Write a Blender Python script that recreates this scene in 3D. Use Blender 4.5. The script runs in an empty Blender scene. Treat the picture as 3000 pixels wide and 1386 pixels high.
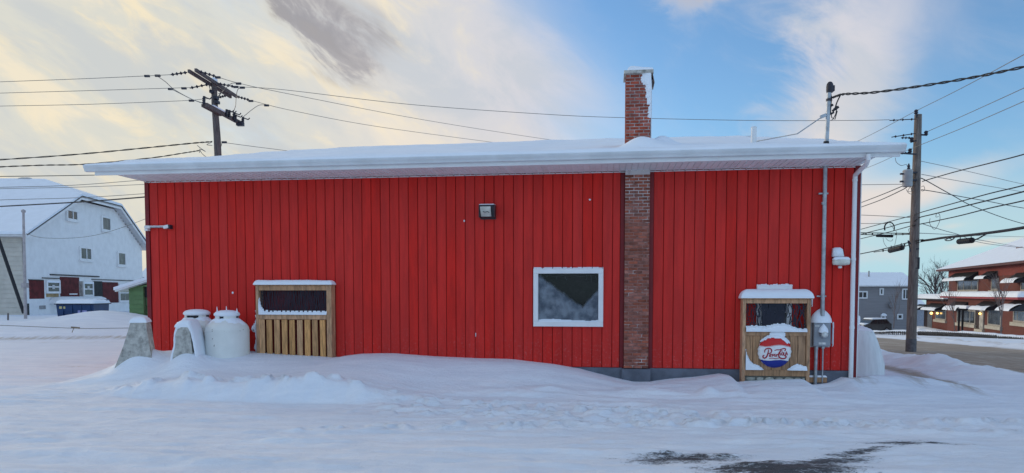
import bpy, math, random
import numpy as np
from mathutils import Vector, Matrix
random.seed(7); RNG = np.random.default_rng(7)
R = math.radians
scene = bpy.context.scene
COL = scene.collection

# ------------------------------------------------------------------ camera
CAM_H, FPX, PITCH = 1.65, 2100.0, R(2.9)
PY0 = 857 + FPX * math.tan(PITCH)
cd = bpy.data.cameras.new('camera'); cam = bpy.data.objects.new('camera', cd); COL.objects.link(cam)
cd.sensor_fit = 'HORIZONTAL'; cd.sensor_width = 36; cd.lens = 36 * FPX / 3000
cd.shift_y = (PY0 - 693) / 3000
cd.clip_start = 0.05; cd.clip_end = 3000
cam.location = (0, 0, CAM_H); cam.rotation_euler = (math.pi / 2 - PITCH, 0, 0)
scene.camera = cam

# ------------------------------------------------------------------ node helpers
class NT:
    def __init__(s, tree): s.t = tree; s.n = tree.nodes; s.l = tree.links
    def node(s, kind, **kw):
        n = s.n.new(kind)
        for k, v in kw.items(): setattr(n, k, v)
        return n
    def link(s, a, b): s.l.new(a, b)
    def put(s, sock, v):
        if isinstance(v, bpy.types.NodeSocket): s.l.new(v, sock)
        else: sock.default_value = v
    def math(s, op, a, b=None, c=None, clamp=False):
        n = s.node('ShaderNodeMath', operation=op, use_clamp=clamp)
        s.put(n.inputs[0], a)
        if b is not None: s.put(n.inputs[1], b)
        if c is not None: s.put(n.inputs[2], c)
        return n.outputs[0]
    def mix(s, f, a, b):
        n = s.node('ShaderNodeMix', data_type='RGBA'); n.clamp_factor = True
        s.put(n.inputs[0], f)
        s.put(n.inputs[6], a if isinstance(a, bpy.types.NodeSocket) else (*a[:3], 1))
        s.put(n.inputs[7], b if isinstance(b, bpy.types.NodeSocket) else (*b[:3], 1))
        return n.outputs[2]
    def ss(s, v, a, b, lo=0.0, hi=1.0):
        n = s.node('ShaderNodeMapRange', interpolation_type='SMOOTHSTEP'); n.clamp = True
        s.put(n.inputs[0], v)
        for i, x in enumerate((a, b, lo, hi)): n.inputs[i + 1].default_value = x
        return n.outputs[0]
    def noise(s, vec, scale, detail=4, rough=.55, dist=0.0):
        n = s.node('ShaderNodeTexNoise'); 
        if vec is not None: s.l.new(vec, n.inputs['Vector'])
        n.inputs['Scale'].default_value = scale; n.inputs['Detail'].default_value = detail
        n.inputs['Roughness'].default_value = rough; n.inputs['Distortion'].default_value = dist
        return n.outputs[0]
    def mapping(s, vec, loc=(0, 0, 0), rot=(0, 0, 0), sc=(1, 1, 1)):
        n = s.node('ShaderNodeMapping'); s.l.new(vec, n.inputs[0])
        n.inputs[1].default_value = loc; n.inputs[2].default_value = rot; n.inputs[3].default_value = sc
        return n.outputs[0]

# ------------------------------------------------------------------ sky (Nishita + a cloud layer)
SUN_AZ, SUN_EL = R(-52), R(11)
world = bpy.data.worlds.new('World'); scene.world = world; world.use_nodes = True
w = NT(world.node_tree); w.n.clear()
out = w.node('ShaderNodeOutputWorld')
sky = w.node('ShaderNodeTexSky', sky_type='NISHITA', sun_disc=False)
sky.sun_elevation = SUN_EL; sky.sun_rotation = SUN_AZ % (2 * math.pi)
sky.air_density = 1.0; sky.dust_density = 0.6; sky.ozone_density = 2.0; sky.altitude = 100
tc = w.node('ShaderNodeTexCoord'); DIR = tc.outputs['Generated']
sp = w.node('ShaderNodeSeparateXYZ'); w.link(DIR, sp.inputs[0])
dx, dy, dz = sp.outputs
az = w.math('MULTIPLY', w.math('ARCTAN2', dx, dy), 180 / math.pi)
el = w.math('MULTIPLY', w.math('ARCSINE', dz), 180 / math.pi)
# cloud texture: noise over the view direction, drawn out along slanting streaks
def streaks(deg, sq, loc=(0, 0, 0)): return w.mapping(w.mapping(DIR, rot=(0, R(deg), 0)), loc=loc, sc=(1, 1, sq))
ns_big = w.noise(streaks(-30, 1.9, (3.1, 1.7, .4)), 3.4, 6, .58, .6)
ns_fine = w.noise(streaks(-33, 2.3, (0, 5.7, 2.0)), 8.5, 7, .62, .7)
ns_mid = w.noise(streaks(-27, 2.6, (9.2, 2.7, 1.0)), 5.2, 7, .6, .5)
ns_az = w.math('MULTIPLY', w.math('SUBTRACT', ns_fine, .5), 9.0)      # wobbles cloud edges, degrees
ns_el = w.math('MULTIPLY', w.math('SUBTRACT', ns_big, .5), 8.0)
def blob(a0, e0, sa, se, rot=0.0, wob=1.0, sharp=1.0):
    ca, sa_ = math.cos(R(rot)), math.sin(R(rot))
    a = w.math('ADD', w.math('SUBTRACT', az, a0), w.math('MULTIPLY', ns_az, wob))
    e = w.math('ADD', w.math('SUBTRACT', el, e0), w.math('MULTIPLY', ns_el, wob * .6))
    p = w.math('DIVIDE', w.math('ADD', w.math('MULTIPLY', a, ca), w.math('MULTIPLY', e, sa_)), sa)
    q = w.math('DIVIDE', w.math('SUBTRACT', w.math('MULTIPLY', e, ca), w.math('MULTIPLY', a, sa_)), se)
    d2 = w.math('ADD', w.math('MULTIPLY', p, p), w.math('MULTIPLY', q, q))
    return w.math('EXPONENT', w.math('MULTIPLY', w.math('POWER', d2, sharp), -1.0))
def wsum(*terms):
    r = None
    for k, t in terms:
        m = w.math('MULTIPLY', t, k) if k != 1 else t
        r = m if r is None else w.math('ADD', r, m)
    return r
sun_off = w.math('ABSOLUTE', w.math('ADD', az, 52.0))          # degrees round the horizon from the sun
left_veil = w.ss(w.math('ADD', sun_off, w.math('MULTIPLY', ns_az, 1.1)), 60, 34, 0, .88)
cov = wsum((1, left_veil),
           (.55, blob(-6, 13, 8, 9, -35, 1.2)), (.78, blob(2.5, 8.5, 9, 3.2, -24, 1.3)), (.30, blob(-4, 19, 12, 6, -30, 1.3)), (.40, blob(4.5, 15.5, 8, 3.2, -26, 1.3)),
           (.95, blob(24, 13, 4.3, 10, -18, .9)), (.22, blob(20, 21, 10, 3.5, 0, 1)), (.10, blob(34, 18, 8, 5, 0, 1)),
           (.75, blob(30.5, 7.2, 5.0, 1.5, 14, .28)), (.62, blob(25.5, 5.8, 3.2, 1.5, 5, .35)),
           (.7, blob(33.5, 3.3, 3.4, .42, 6, .12)), (.5, blob(31.5, 4.5, 1.5, .35, 6, .12)), (.4, blob(27.5, 2.2, 4, 1.6, 0, .4)),
           (.36, blob(9, 7.5, 5, 3, -30, .9)),
           (.46, w.ss(w.math('ABSOLUTE', az), 40, 80)), (.5, w.ss(sun_off, 30, 16)))  # first term: extra cloud out of view, added to brighten snow and wall
tex = w.math('MULTIPLY_ADD', w.math('SUBTRACT', wsum((.5, ns_big), (.5, ns_fine)), .5), 2.0, 0.0)
cov = w.math('ADD', cov, w.math('MULTIPLY', tex, .75))
cov = w.ss(cov, .04, .98)
# cloud colour: warm towards the low sun, lilac white away; bright blue out of view, added as fill light
toward = w.ss(sun_off, 58, 26)
ccol = w.mix(toward, w.mix(w.ss(w.math('ABSOLUTE', az), 40, 80), (.60, .60, .655), (.80, .99, 1.28)), (.645, .64, .575))
glow = w.math('ADD', w.math('MULTIPLY', w.ss(ns_fine, .50, .70), w.ss(sun_off, 54, 38)), w.math('MULTIPLY', w.ss(el, 11, 3), w.math('MULTIPLY', w.ss(sun_off, 32, 18), .55)))
ccol = w.mix(w.math('MULTIPLY', glow, .8), ccol, (.86, .74, .52))
ccol = w.mix(w.math('MULTIPLY', w.ss(ns_mid, .53, .36), .85), ccol, w.mix(toward, (.52, .555, .62), (.545, .57, .575)))
ccol = w.mix(w.math('MULTIPLY', w.math('MULTIPLY', w.ss(ns_mid, .52, .68), w.ss(sun_off, 64, 34)), .75), ccol, (.85, .745, .56))
pink = wsum((1, blob(30.5, 7.2, 5.4, 2.0, 14, .28)), (1, blob(33.5, 3.3, 3.4, .6, 6, .12)), (.8, blob(31.5, 4.5, 1.5, .45, 6, .12)))
ccol = w.mix(w.math('MULTIPLY', pink, .75), ccol, (.80, .70, .62))
pink2 = wsum((1, blob(-9, 11.5, 5, 2.2, -30, 1)), (.9, blob(3, 8, 7, 2.2, -24, 1)), (.6, blob(25, 9, 3, 5, -10, .8)))
ccol = w.mix(w.math('MULTIPLY', pink2, .55), ccol, (.86, .75, .60))
dark = wsum((.95, blob(-15.0, 20.6, 4.6, 2.5, -34, 1.15)), (.85, blob(-12.2, 18.0, 2.9, 1.7, -42, 1.1)), (.5, blob(-9.5, 19.5, 3.5, 1.6, -35, 1.0)), (.55, blob(16, 22.5, 4, 1.8, 20, 1.0)))
dark = w.math('MULTIPLY', dark, w.math('MULTIPLY', w.ss(ns_fine, .34, .60, .35, 1.15), w.ss(ns_mid, .34, .55, .6, 1.1)))
ccol = w.mix(w.math('MULTIPLY', w.ss(dark, .10, .95), .9), ccol, w.mix(w.ss(ns_fine, .4, .62), (.44, .42, .43), (.30, .295, .325)))
cov = w.math('MAXIMUM', cov, w.math('MULTIPLY', w.ss(dark, .06, .6), .92))
# pale air near the horizon away from the sun
hz = w.math('MULTIPLY', w.ss(el, 10, 1.5), w.ss(sun_off, 34, 58))
ccol = w.mix(w.math('MULTIPLY', w.math('MULTIPLY', hz, .92), w.ss(cov, .9, .2)), ccol, (.40, .64, .735)); cov = w.math('MAXIMUM', cov, w.math('MULTIPLY', hz, .92))
below = w.ss(el, 0, -3)
ccol = w.mix(below, ccol, (.45, .50, .58)); cov = w.math('MAXIMUM', cov, below)
bg1 = w.node('ShaderNodeBackground'); bg1.inputs[1].default_value = 0.086
hs = w.node('ShaderNodeMix', data_type='RGBA', blend_type='MULTIPLY'); hs.inputs[0].default_value = 1
w.link(sky.outputs[0], hs.inputs[6]); hs.inputs[7].default_value = (.70, .88, 1.05, 1)
SKYMUL = hs.inputs[7]
w.link(hs.outputs[2], bg1.inputs[0])
bg2 = w.node('ShaderNodeBackground'); w.link(ccol, bg2.inputs[0]); bg2.inputs[1].default_value = 2 ** -1.19
ms = w.node('ShaderNodeMixShader'); w.link(cov, ms.inputs[0]); w.link(bg1.outputs[0], ms.inputs[1]); w.link(bg2.outputs[0], ms.inputs[2])
w.link(ms.outputs[0], out.inputs[0])

# ------------------------------------------------------------------ sun, exposure
sl = bpy.data.lights.new('sun', 'SUN'); sl.energy = 0.45; sl.angle = R(12); sl.color = (1.0, .86, .68)
so = bpy.data.objects.new('sun', sl); COL.objects.link(so)
sd = Vector((math.sin(SUN_AZ) * math.cos(SUN_EL), math.cos(SUN_AZ) * math.cos(SUN_EL), math.sin(SUN_EL)))
so.rotation_euler = sd.to_track_quat('Z', 'Y').to_euler(); so.location = sd * 60 + Vector((0, 20, 20))
scene.view_settings.view_transform = 'Standard'; scene.view_settings.look = 'None'
scene.view_settings.exposure = 1.34; scene.view_settings.gamma = 1.0; scene.view_settings.use_curve_mapping = False
scene.render.engine = 'CYCLES'; scene.cycles.max_bounces = 6; scene.cycles.use_denoising = True

# ------------------------------------------------------------------ geometry helpers
CP = np.array([0, 0, CAM_H])
def ray(px, py):
    a = (px - 1500) / FPX; b = -(py - PY0) / FPX
    return np.array([a, math.cos(PITCH) + b * math.sin(PITCH), -math.sin(PITCH) + b * math.cos(PITCH)])
def at(px, py, Y):
    d = ray(px, py); return CP + d * (Y / d[1])
class Frame:
    """a facade: x along it (left to right seen from outside), -y outwards, z up"""
    def __init__(s, o, deg):
        s.o = np.array([o[0], o[1], 0.0]); s.a = R(deg)
        s.t = np.array([math.cos(s.a), math.sin(s.a), 0]); s.n = np.array([math.sin(s.a), -math.cos(s.a), 0])
    def hit(s, px, py, v=0.0):
        d = ray(px, py); k = ((s.o + s.n * v - CP) @ s.n) / (d @ s.n); P = CP + d * k
        return float((P - s.o) @ s.t), float(P[2])
    def world(s, u, y, z): return s.o + s.t * u - s.n * y + np.array([0, 0, z])
    def local(s, P):
        d = np.array(P) - s.o; return float(d @ s.t), float(-(d @ s.n)), float(P[2])
WORLD = Frame((0, 0), 0)

def hash2(ix, iy, seed):
    h = (ix.astype(np.int64) * 374761393 + iy.astype(np.int64) * 668265263 + seed * 974711) & 0x7fffffff
    h = ((h ^ (h >> 13)) * 1274126177) & 0x7fffffff
    return ((h ^ (h >> 16)) & 0xffff) / 65535.0
def vnoise(x, y, seed=0):
    x = np.asarray(x, float); y = np.asarray(y, float)
    ix = np.floor(x); iy = np.floor(y); fx = x - ix; fy = y - iy
    fx = fx * fx * (3 - 2 * fx); fy = fy * fy * (3 - 2 * fy)
    a = hash2(ix, iy, seed); b = hash2(ix + 1, iy, seed); c = hash2(ix, iy + 1, seed); d = hash2(ix + 1, iy + 1, seed)
    return (a * (1 - fx) + b * fx) * (1 - fy) + (c * (1 - fx) + d * fx) * fy
def fbm(x, y, seed=0, oct=4):
    r = 0; amp = .5
    for i in range(oct):
        r = r + amp * (vnoise(x, y, seed + i * 17) - .5) * 2; x = x * 2.03 + 5.1; y = y * 2.03 + 3.3; amp *= .5
    return r
def sst(a, b, x):
    t = np.clip((np.asarray(x, float) - a) / (b - a), 0, 1); return t * t * (3 - 2 * t)

class MB:
    """collects shapes and links them as ONE mesh object"""
    def __init__(s): s.v = []; s.f = []
    def add(s, vs, fs):
        o = len(s.v); s.v.extend([tuple(map(float, p)) for p in vs]); s.f.extend([tuple(i + o for i in f) for f in fs])
    def box(s, x0, x1, y0, y1, z0, z1):
        s.add([(x0, y0, z0), (x1, y0, z0), (x1, y1, z0), (x0, y1, z0), (x0, y0, z1), (x1, y0, z1), (x1, y1, z1), (x0, y1, z1)],
              [(0, 3, 2, 1), (4, 5, 6, 7), (0, 1, 5, 4), (1, 2, 6, 5), (2, 3, 7, 6), (3, 0, 4, 7)])
    def bbox(s, x0, x1, y0, y1, z0, z1, b=.004):
        """box with its front (-y) edges chamfered"""
        vs = [(x0, y1, z0), (x1, y1, z0), (x1, y1, z1), (x0, y1, z1), (x0, y0 + b, z0), (x1, y0 + b, z0), (x1, y0 + b, z1), (x0, y0 + b, z1),
              (x0 + b, y0, z0 + b), (x1 - b, y0, z0 + b), (x1 - b, y0, z1 - b), (x0 + b, y0, z1 - b)]
        fs = [(0, 3, 2, 1)[::-1], (8, 9, 10, 11)]
        fs = [(3, 2, 1, 0)[::-1], (8, 9, 10, 11)]
        for i in range(4):
            j = (i + 1) % 4; fs += [(i, j, 4 + j, 4 + i)[::1], (4 + i, 4 + j, 8 + j, 8 + i)]
        s.add(vs, fs)
    def obox(s, c, ax, ay, az_, hx, hy, hz):
        c = np.array(c, float); ax, ay, az_ = [np.array(q, float) / np.linalg.norm(q) for q in (ax, ay, az_)]
        vs = [c + ax * i * hx + ay * j * hy + az_ * k * hz for k in (-1, 1) for (i, j) in ((-1, -1), (1, -1), (1, 1), (-1, 1))]
        s.add(vs, [(0, 3, 2, 1), (4, 5, 6, 7), (0, 1, 5, 4), (1, 2, 6, 5), (2, 3, 7, 6), (3, 0, 4, 7)])
    def beam(s, a, b, wx, wz, up=(0, 0, 1)):
        a = np.array(a, float); b = np.array(b, float); d = b - a; L = np.linalg.norm(d); d = d / L
        side = np.cross(d, up); 
        if np.linalg.norm(side) < 1e-5: side = np.cross(d, (0, 1, 0))
        side /= np.linalg.norm(side); u = np.cross(side, d)
        s.obox((a + b) / 2, d, side, u, L / 2, wx / 2, wz / 2)
    def tube(s, pts, r, n=6, cap=True):
        pts = [np.array(p, float) for p in pts]; m = len(pts)
        rs = r if hasattr(r, '__len__') else [r] * m
        prev = None; rings = []
        for i, p in enumerate(pts):
            d = pts[min(i + 1, m - 1)] - pts[max(i - 1, 0)]; d = d / (np.linalg.norm(d) + 1e-12)
            if prev is None:
                h = np.array([0, 0, 1.0]) if abs(d[2]) < .9 else np.array([0, 1.0, 0]); a = np.cross(d, h)
            else: a = prev - d * (prev @ d)
            a = a / (np.linalg.norm(a) + 1e-12); prev = a; b = np.cross(d, a)
            rings.append([p + (a * math.cos(t) + b * math.sin(t)) * rs[i] for t in [2 * math.pi * k / n for k in range(n)]])
        vs = [q for ring in rings for q in ring]; fs = []
        for i in range(m - 1):
            for k in range(n):
                k2 = (k + 1) % n; fs.append((i * n + k, i * n + k2, (i + 1) * n + k2, (i + 1) * n + k))
        if cap: fs += [tuple(range(n))[::-1], tuple((m - 1) * n + k for k in range(n))]
        s.add(vs, fs)
    def lathe(s, prof, c=(0, 0, 0), n=24, axis='z'):
        vs = []; fs = []; m = len(prof)
        for (r, z) in prof:
            for k in range(n):
                t = 2 * math.pi * k / n
                if axis == 'z': vs.append((c[0] + r * math.cos(t), c[1] + r * math.sin(t), c[2] + z))
                elif axis == 'y': vs.append((c[0] + r * math.cos(t), c[1] - z, c[2] + r * math.sin(t)))
                else: vs.append((c[0] + z, c[1] + r * math.cos(t), c[2] + r * math.sin(t)))
        for i in range(m - 1):
            for k in range(n):
                k2 = (k + 1) % n; fs.append((i * n + k, i * n + k2, (i + 1) * n + k2, (i + 1) * n + k))
        fs += [tuple(range(n))[::-1], tuple((m - 1) * n + k for k in range(n))]
        s.add(vs, fs)
    def prism(s, poly, y0, y1):
        """polygon in (x, z), counter-clockwise seen from -y, extruded y0..y1"""
        n = len(poly); vs = [(x, y0, z) for x, z in poly] + [(x, y1, z) for x, z in poly]
        fs = [tuple(range(n)), tuple(range(2 * n - 1, n - 1, -1))]
        fs += [(i, i + n, (i + 1) % n + n, (i + 1) % n)[::-1][::-1] for i in range(n)]
        s.add(vs, fs)
    def extrude_x(s, prof, x0, x1):
        n = len(prof); vs = [(x0, y, z) for y, z in prof] + [(x1, y, z) for y, z in prof]
        fs = [tuple(range(n)), tuple(range(2 * n - 1, n - 1, -1))] + [(i, (i + 1) % n, (i + 1) % n + n, i + n) for i in range(n)]
        s.add(vs, fs)
    def grid(s, X, Y, Z):
        ny, nx = X.shape; vs = np.stack([X, Y, Z], -1).reshape(-1, 3)
        fs = [(j * nx + i, j * nx + i + 1, (j + 1) * nx + i + 1, (j + 1) * nx + i) for j in range(ny - 1) for i in range(nx - 1)]
        s.add(vs, fs)
    def build(s, name, mat, parent=None, smooth=False, off=(0, 0, 0), label=None, kind=None):
        me = bpy.data.meshes.new(name); v = np.array(s.v) - np.array(off)
        me.from_pydata([tuple(q) for q in v], [], s.f)
        import bmesh
        bm = bmesh.new(); bm.from_mesh(me); bmesh.ops.recalc_face_normals(bm, faces=bm.faces); bm.to_mesh(me); bm.free()
        if smooth:
            me.polygons.foreach_set('use_smooth', [True] * len(me.polygons))
            if smooth == 'auto': me.set_sharp_from_angle(angle=R(35))
        me.materials.append(mat); me.update()
        o = bpy.data.objects.new(name, me); COL.objects.link(o)
        if parent is not None: o.parent = parent
        if label: o['label'] = label
        if kind: o['kind'] = kind
        return o
def thing(name, label, cat, frame, uyz, group=None):
    o = bpy.data.objects.new(name, None); COL.objects.link(o)
    o.empty_display_size = .2
    o.location = Vector(frame.world(*uyz)); o.rotation_euler = (0, 0, frame.a)
    o['label'] = label; o['category'] = cat
    if group: o['group'] = group
    return o
def tag(o, label, cat, group=None):
    o['label'] = label; o['category'] = cat
    if group: o['group'] = group
    return o
def share(src, name, parent, loc=(0, 0, 0), rot=None, scale=None):
    c = src.copy(); c.name = name; COL.objects.link(c); c.parent = parent; c.location = loc
    if rot: c.rotation_euler = rot
    if scale: c.scale = scale
    return c
def snow_cap(mb, x0, x1, y0, y1, zb, h, r=None, seed=1, nx=24, ny=10, amp=.12, tilt=0.0, fn=None):
    """a settled pillow of snow on a flat or sloping top"""
    r = r or h * 1.1
    xs = (x0 + x1) / 2 + (x1 - x0) / 2 * np.sin(np.linspace(-1, 1, nx) * math.pi / 2); ys = (y0 + y1) / 2 + (y1 - y0) / 2 * np.sin(np.linspace(-1, 1, ny) * math.pi / 2)
    X, Y = np.meshgrid(xs, ys)
    d = np.minimum(np.minimum(X - x0, x1 - X), np.minimum(Y - y0, y1 - Y)); t = np.clip(d / r, 0, 1)
    Hh = h * np.sqrt(np.clip(1 - (1 - t) ** 2, 0, 1)) * (1 + amp * fbm(X * 3.1 + seed, Y * 3.1 + seed * 2, seed))
    base = zb + tilt * (Y - y0)
    if fn is not None: base = base + fn(X, Y)
    mb.grid(X, Y, base + Hh)
def snow_patch(mb, F, u0, u1, z0, z1, y, thick, fn, res=.012):
    """wind-plastered snow on an upright face; fn(u,z)>0 where it sticks"""
    us = np.arange(u0, u1 + res, res); zs = np.arange(z0, z1 + res, res); U, Z = np.meshgrid(us, zs)
    M = fn(U, Z); Y = y - thick * np.clip(M * 4, 0, 1) ** .6 * (M > 0)
    nx = U.shape[1]; keep = {}; vs = []; fs = []
    for j in range(U.shape[0] - 1):
        for i in range(nx - 1):
            if M[j, i] > 0 or M[j + 1, i + 1] > 0 or M[j, i + 1] > 0 or M[j + 1, i] > 0:
                q = []
                for (jj, ii) in ((j, i), (j, i + 1), (j + 1, i + 1), (j + 1, i)):
                    k = (jj, ii)
                    if k not in keep: keep[k] = len(vs); vs.append((U[jj, ii], Y[jj, ii], Z[jj, ii]))
                    q.append(keep[k])
                fs.append(tuple(q))
    if vs: mb.add(vs, fs)

# ------------------------------------------------------------------ materials
MATS = {}
def M(name, col, rough=.6, var=.12, vscale=6.0, bump=0.0, bscale=40.0, metal=0.0, spec=.4, objvar=0.0, stretch=(1, 1, 1), col2=None, c2scale=3.0, c2lo=.5, c2hi=.7):
    if name in MATS: return MATS[name]
    m = bpy.data.materials.new(name); m.use_nodes = True; t = NT(m.node_tree); b = t.n['Principled BSDF']
    co = t.node('ShaderNodeTexCoord').outputs['Object']
    if objvar:
        oi = t.node('ShaderNodeObjectInfo'); va = t.node('ShaderNodeVectorMath', operation='ADD'); t.link(co, va.inputs[0])
        cbv = t.node('ShaderNodeCombineXYZ'); 
        for k_ in range(3): t.link(t.math('MULTIPLY', oi.outputs['Random'], 37.0 + 11 * k_), cbv.inputs[k_])
        t.link(cbv.outputs[0], va.inputs[1]); co = va.outputs[0]
    n1 = t.noise(t.mapping(co, sc=stretch), vscale, 5, .6)
    dk = tuple(x * (1 - var * 1.6) for x in col); lt = tuple(min(1, x * (1 + var)) for x in col)
    csock = t.mix(t.ss(n1, .3, .7), dk, lt)
    if col2 is not None:
        n2 = t.noise(t.mapping(co, loc=(7, 3, 1), sc=stretch), c2scale, 6, .65)
        csock = t.mix(t.ss(n2, c2lo, c2hi), csock, col2)
    if objvar:
        hsv = t.node('ShaderNodeHueSaturation')
        t.link(csock, hsv.inputs['Color']); t.link(t.math('MULTIPLY_ADD', oi.outputs['Random'], 2 * objvar, 1 - objvar), hsv.inputs['Value'])
        t.link(t.math('MULTIPLY_ADD', t.math('FRACT', t.math('MULTIPLY', oi.outputs['Random'], 7.31)), objvar * .8, 1 - objvar * .4), hsv.inputs['Saturation'])
        csock = hsv.outputs[0]
    t.link(csock, b.inputs['Base Color'])
    b.inputs['Roughness'].default_value = rough; b.inputs['Metallic'].default_value = metal
    b.inputs['Specular IOR Level'].default_value = spec
    if bump:
        bn = t.node('ShaderNodeBump'); bn.inputs['Strength'].default_value = bump; bn.inputs['Distance'].default_value = .01
        t.link(t.noise(t.mapping(co, sc=stretch), bscale, 4, .6), bn.inputs['Height']); t.link(bn.outputs[0], b.inputs['Normal'])
    MATS[name] = m; return m
SNOW = M('snow', (.83, .875, .93), .75, .02, 2.0, .25, 30, spec=.25)
def emit(name, col, s):
    m = bpy.data.materials.new(name); m.use_nodes = True; t = NT(m.node_tree); b = t.n['Principled BSDF']
    b.inputs['Emission Color'].default_value = (*col, 1); b.inputs['Emission Strength'].default_value = s; b.inputs['Base Color'].default_value = (*col, 1); return m
RED = M('red_siding', (.63, .021, .014), .55, .10, 1.4, .05, 60, spec=.25, objvar=.03, stretch=(6, 6, .8))
t = NT(RED.node_tree); bs_ = t.n['Principled BSDF']; src_ = bs_.inputs['Base Color'].links[0].from_socket
wp = t.node('ShaderNodeNewGeometry').outputs['Position']; wz = t.node('ShaderNodeSeparateXYZ'); t.link(wp, wz.inputs[0])
big_ = t.noise(wp, .55, 4, .55); strk = t.noise(t.mapping(wp, sc=(7, 7, .35)), 1.0, 6, .65)
cw = t.mix(t.math('MULTIPLY', t.ss(big_, .35, .68), .30), src_, (.52, .026, .020))
cw = t.mix(t.math('MULTIPLY', t.ss(strk, .50, .72), .22), cw, (.36, .020, .018))
fz_ = t.noise(t.mapping(wp, sc=(1, 1, 1)), 26.0, 5, .75); splash = t.math('MULTIPLY', t.ss(wz.outputs[2], 1.25, .35), t.ss(fz_, .52, .74))
cw = t.mix(t.math('MULTIPLY', splash, .22), cw, (.62, .50, .50)); t.link(cw, bs_.inputs['Base Color'])
RED_DARK = M('maroon_trim', (.20, .008, .012), .5, .1, 4)
BACK_RED = M('wall_sheathing', (.16, .008, .008), .8, .1, 4)
WHITE = M('white_metal', (.78, .79, .80), .4, .03, 3)
WHITE_VINYL = M('white_vinyl', (.74, .76, .77), .45, .04, 5)
SOFFIT = M('soffit_vinyl', (.80, .865, .88), .5, .04, 5, objvar=.04)
CONC_DARK = M('painted_concrete', (.13, .145, .18), .8, .18, 3, .3, 30)
BRICK = M('brick', (.33, .078, .05), .85, .22, 9, .4, 60, objvar=.22)
BRICK_WORN = M('brick_worn', (.31, .105, .072), .85, .25, 9, .4, 60, objvar=.28, col2=(.30, .22, .20), c2scale=14, c2lo=.58, c2hi=.75)
MORTAR = M('mortar', (.40, .34, .32), .9, .2, 9, .4, 60, col2=(.62, .58, .57), c2scale=2.2, c2lo=.45, c2hi=.62)
MORTAR_PLAIN = M('mortar_weathered', (.33, .17, .14), .9, .2, 9, .4, 60, col2=(.62, .56, .54), c2scale=3.2, c2lo=.54, c2hi=.68)
CONCRETE = M('concrete', (.47, .46, .42), .9, .22, 10, .6, 45, col2=(.20, .20, .18), c2scale=9, c2lo=.52, c2hi=.72)
WOOD = M('cedar', (.60, .325, .145), .75, .22, 5, .3, 30, objvar=.22, stretch=(7, 7, .7), col2=(.25, .14, .07), c2scale=4, c2lo=.56, c2hi=.74)
WOOD_F = M('cedar_frame', (.50, .285, .155), .75, .2, 5, .3, 30, objvar=.12, stretch=(5, 5, 1), col2=(.22, .14, .09), c2scale=4, c2lo=.52, c2hi=.75)
WOOD_OLD = M('cedar_aged', (.42, .24, .13), .8, .2, 5, .3, 30, objvar=.12, stretch=(7, 7, .7), col2=(.15, .10, .055), c2scale=4, c2lo=.52, c2hi=.72)
BLACK = M('black_plastic', (.012, .012, .016), .5, .1, 5)
NET = M('black_netting', (.018, .02, .034), .7, .1, 8)
GALV = M('galvanised_steel', (.40, .43, .46), .45, .15, 12, metal=.55)
GREY_BOX = M('grey_enamel', (.27, .29, .32), .45, .05, 6)
TANK = M('tank_paint', (.76, .77, .73), .4, .05, 2, spec=.4, col2=(.46, .40, .34), c2scale=7, c2lo=.70, c2hi=.80)
POLE_W = M('pole_wood', (.175, .15, .135), .9, .22, 5, .5, 25, stretch=(6, 6, .5), col2=(.30, .26, .23), c2scale=4, c2lo=.5, c2hi=.7)
POLE_D = M('pole_dark_wood', (.125, .105, .10), .9, .22, 5, .5, 25, stretch=(6, 6, .5), col2=(.17, .145, .135), c2scale=5, c2lo=.5, c2hi=.7)
WIRE = M('wire', (.03, .03, .032), .6, .1, 3)
WIRE_G = M('wire_aluminium', (.20, .19, .17), .5, .1, 3)
HARD = M('dark_hardware', (.03, .03, .045), .5, .2, 9)
GLASS_D = M('dark_glass', (.03, .036, .042), .08, .3, 1.5, spec=.6)
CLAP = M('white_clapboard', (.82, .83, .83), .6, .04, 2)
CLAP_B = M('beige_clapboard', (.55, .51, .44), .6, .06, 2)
MAROON = M('maroon_sheathing', (.125, .016, .017), .8, .25, 3, .2, 20, objvar=.1)
GREEN = M('green_siding', (.13, .24, .095), .6, .08, 3, objvar=.05)
GREY_H = M('grey_siding', (.265, .26, .27), .7, .06, 1.0, stretch=(.3, .3, 8))
BLUE_D = M('blue_steel', (.012, .045, .13), .45, .12, 3)
TARP = M('white_tarp', (.70, .73, .74), .65, .06, 3, .4, 6, stretch=(4, 4, .6))
BARK = M('bark', (.10, .08, .07), .9, .2, 10)
ASPH = None

def brick_mat(name, c1, c2, mo, sc):
    m = bpy.data.materials.new(name); m.use_nodes = True; t = NT(m.node_tree); b = t.n['Principled BSDF']
    co = t.node('ShaderNodeTexCoord').outputs['Object']; s_ = t.node('ShaderNodeSeparateXYZ'); t.link(co, s_.inputs[0])
    cb = t.node('ShaderNodeCombineXYZ'); t.link(t.math('ADD', s_.outputs[0], s_.outputs[1]), cb.inputs[0]); t.link(s_.outputs[2], cb.inputs[1])
    bt = t.node('ShaderNodeTexBrick'); t.link(cb.outputs[0], bt.inputs['Vector']); bt.inputs['Color1'].default_value = (*c1, 1); bt.inputs['Color2'].default_value = (*c2, 1)
    bt.inputs['Mortar'].default_value = (*mo, 1); bt.inputs['Scale'].default_value = sc; bt.inputs['Mortar Size'].default_value = .012
    bt.inputs['Brick Width'].default_value = .45; bt.inputs['Row Height'].default_value = .16
    n = t.noise(co, .8, 4); cc = t.mix(t.math('MULTIPLY', t.ss(n, .35, .7), .35), bt.outputs[0], (c1[0] * .7, c1[1] * .7, c1[2] * .7))
    t.link(cc, b.inputs['Base Color']); b.inputs['Roughness'].default_value = .85
    return m
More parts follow.
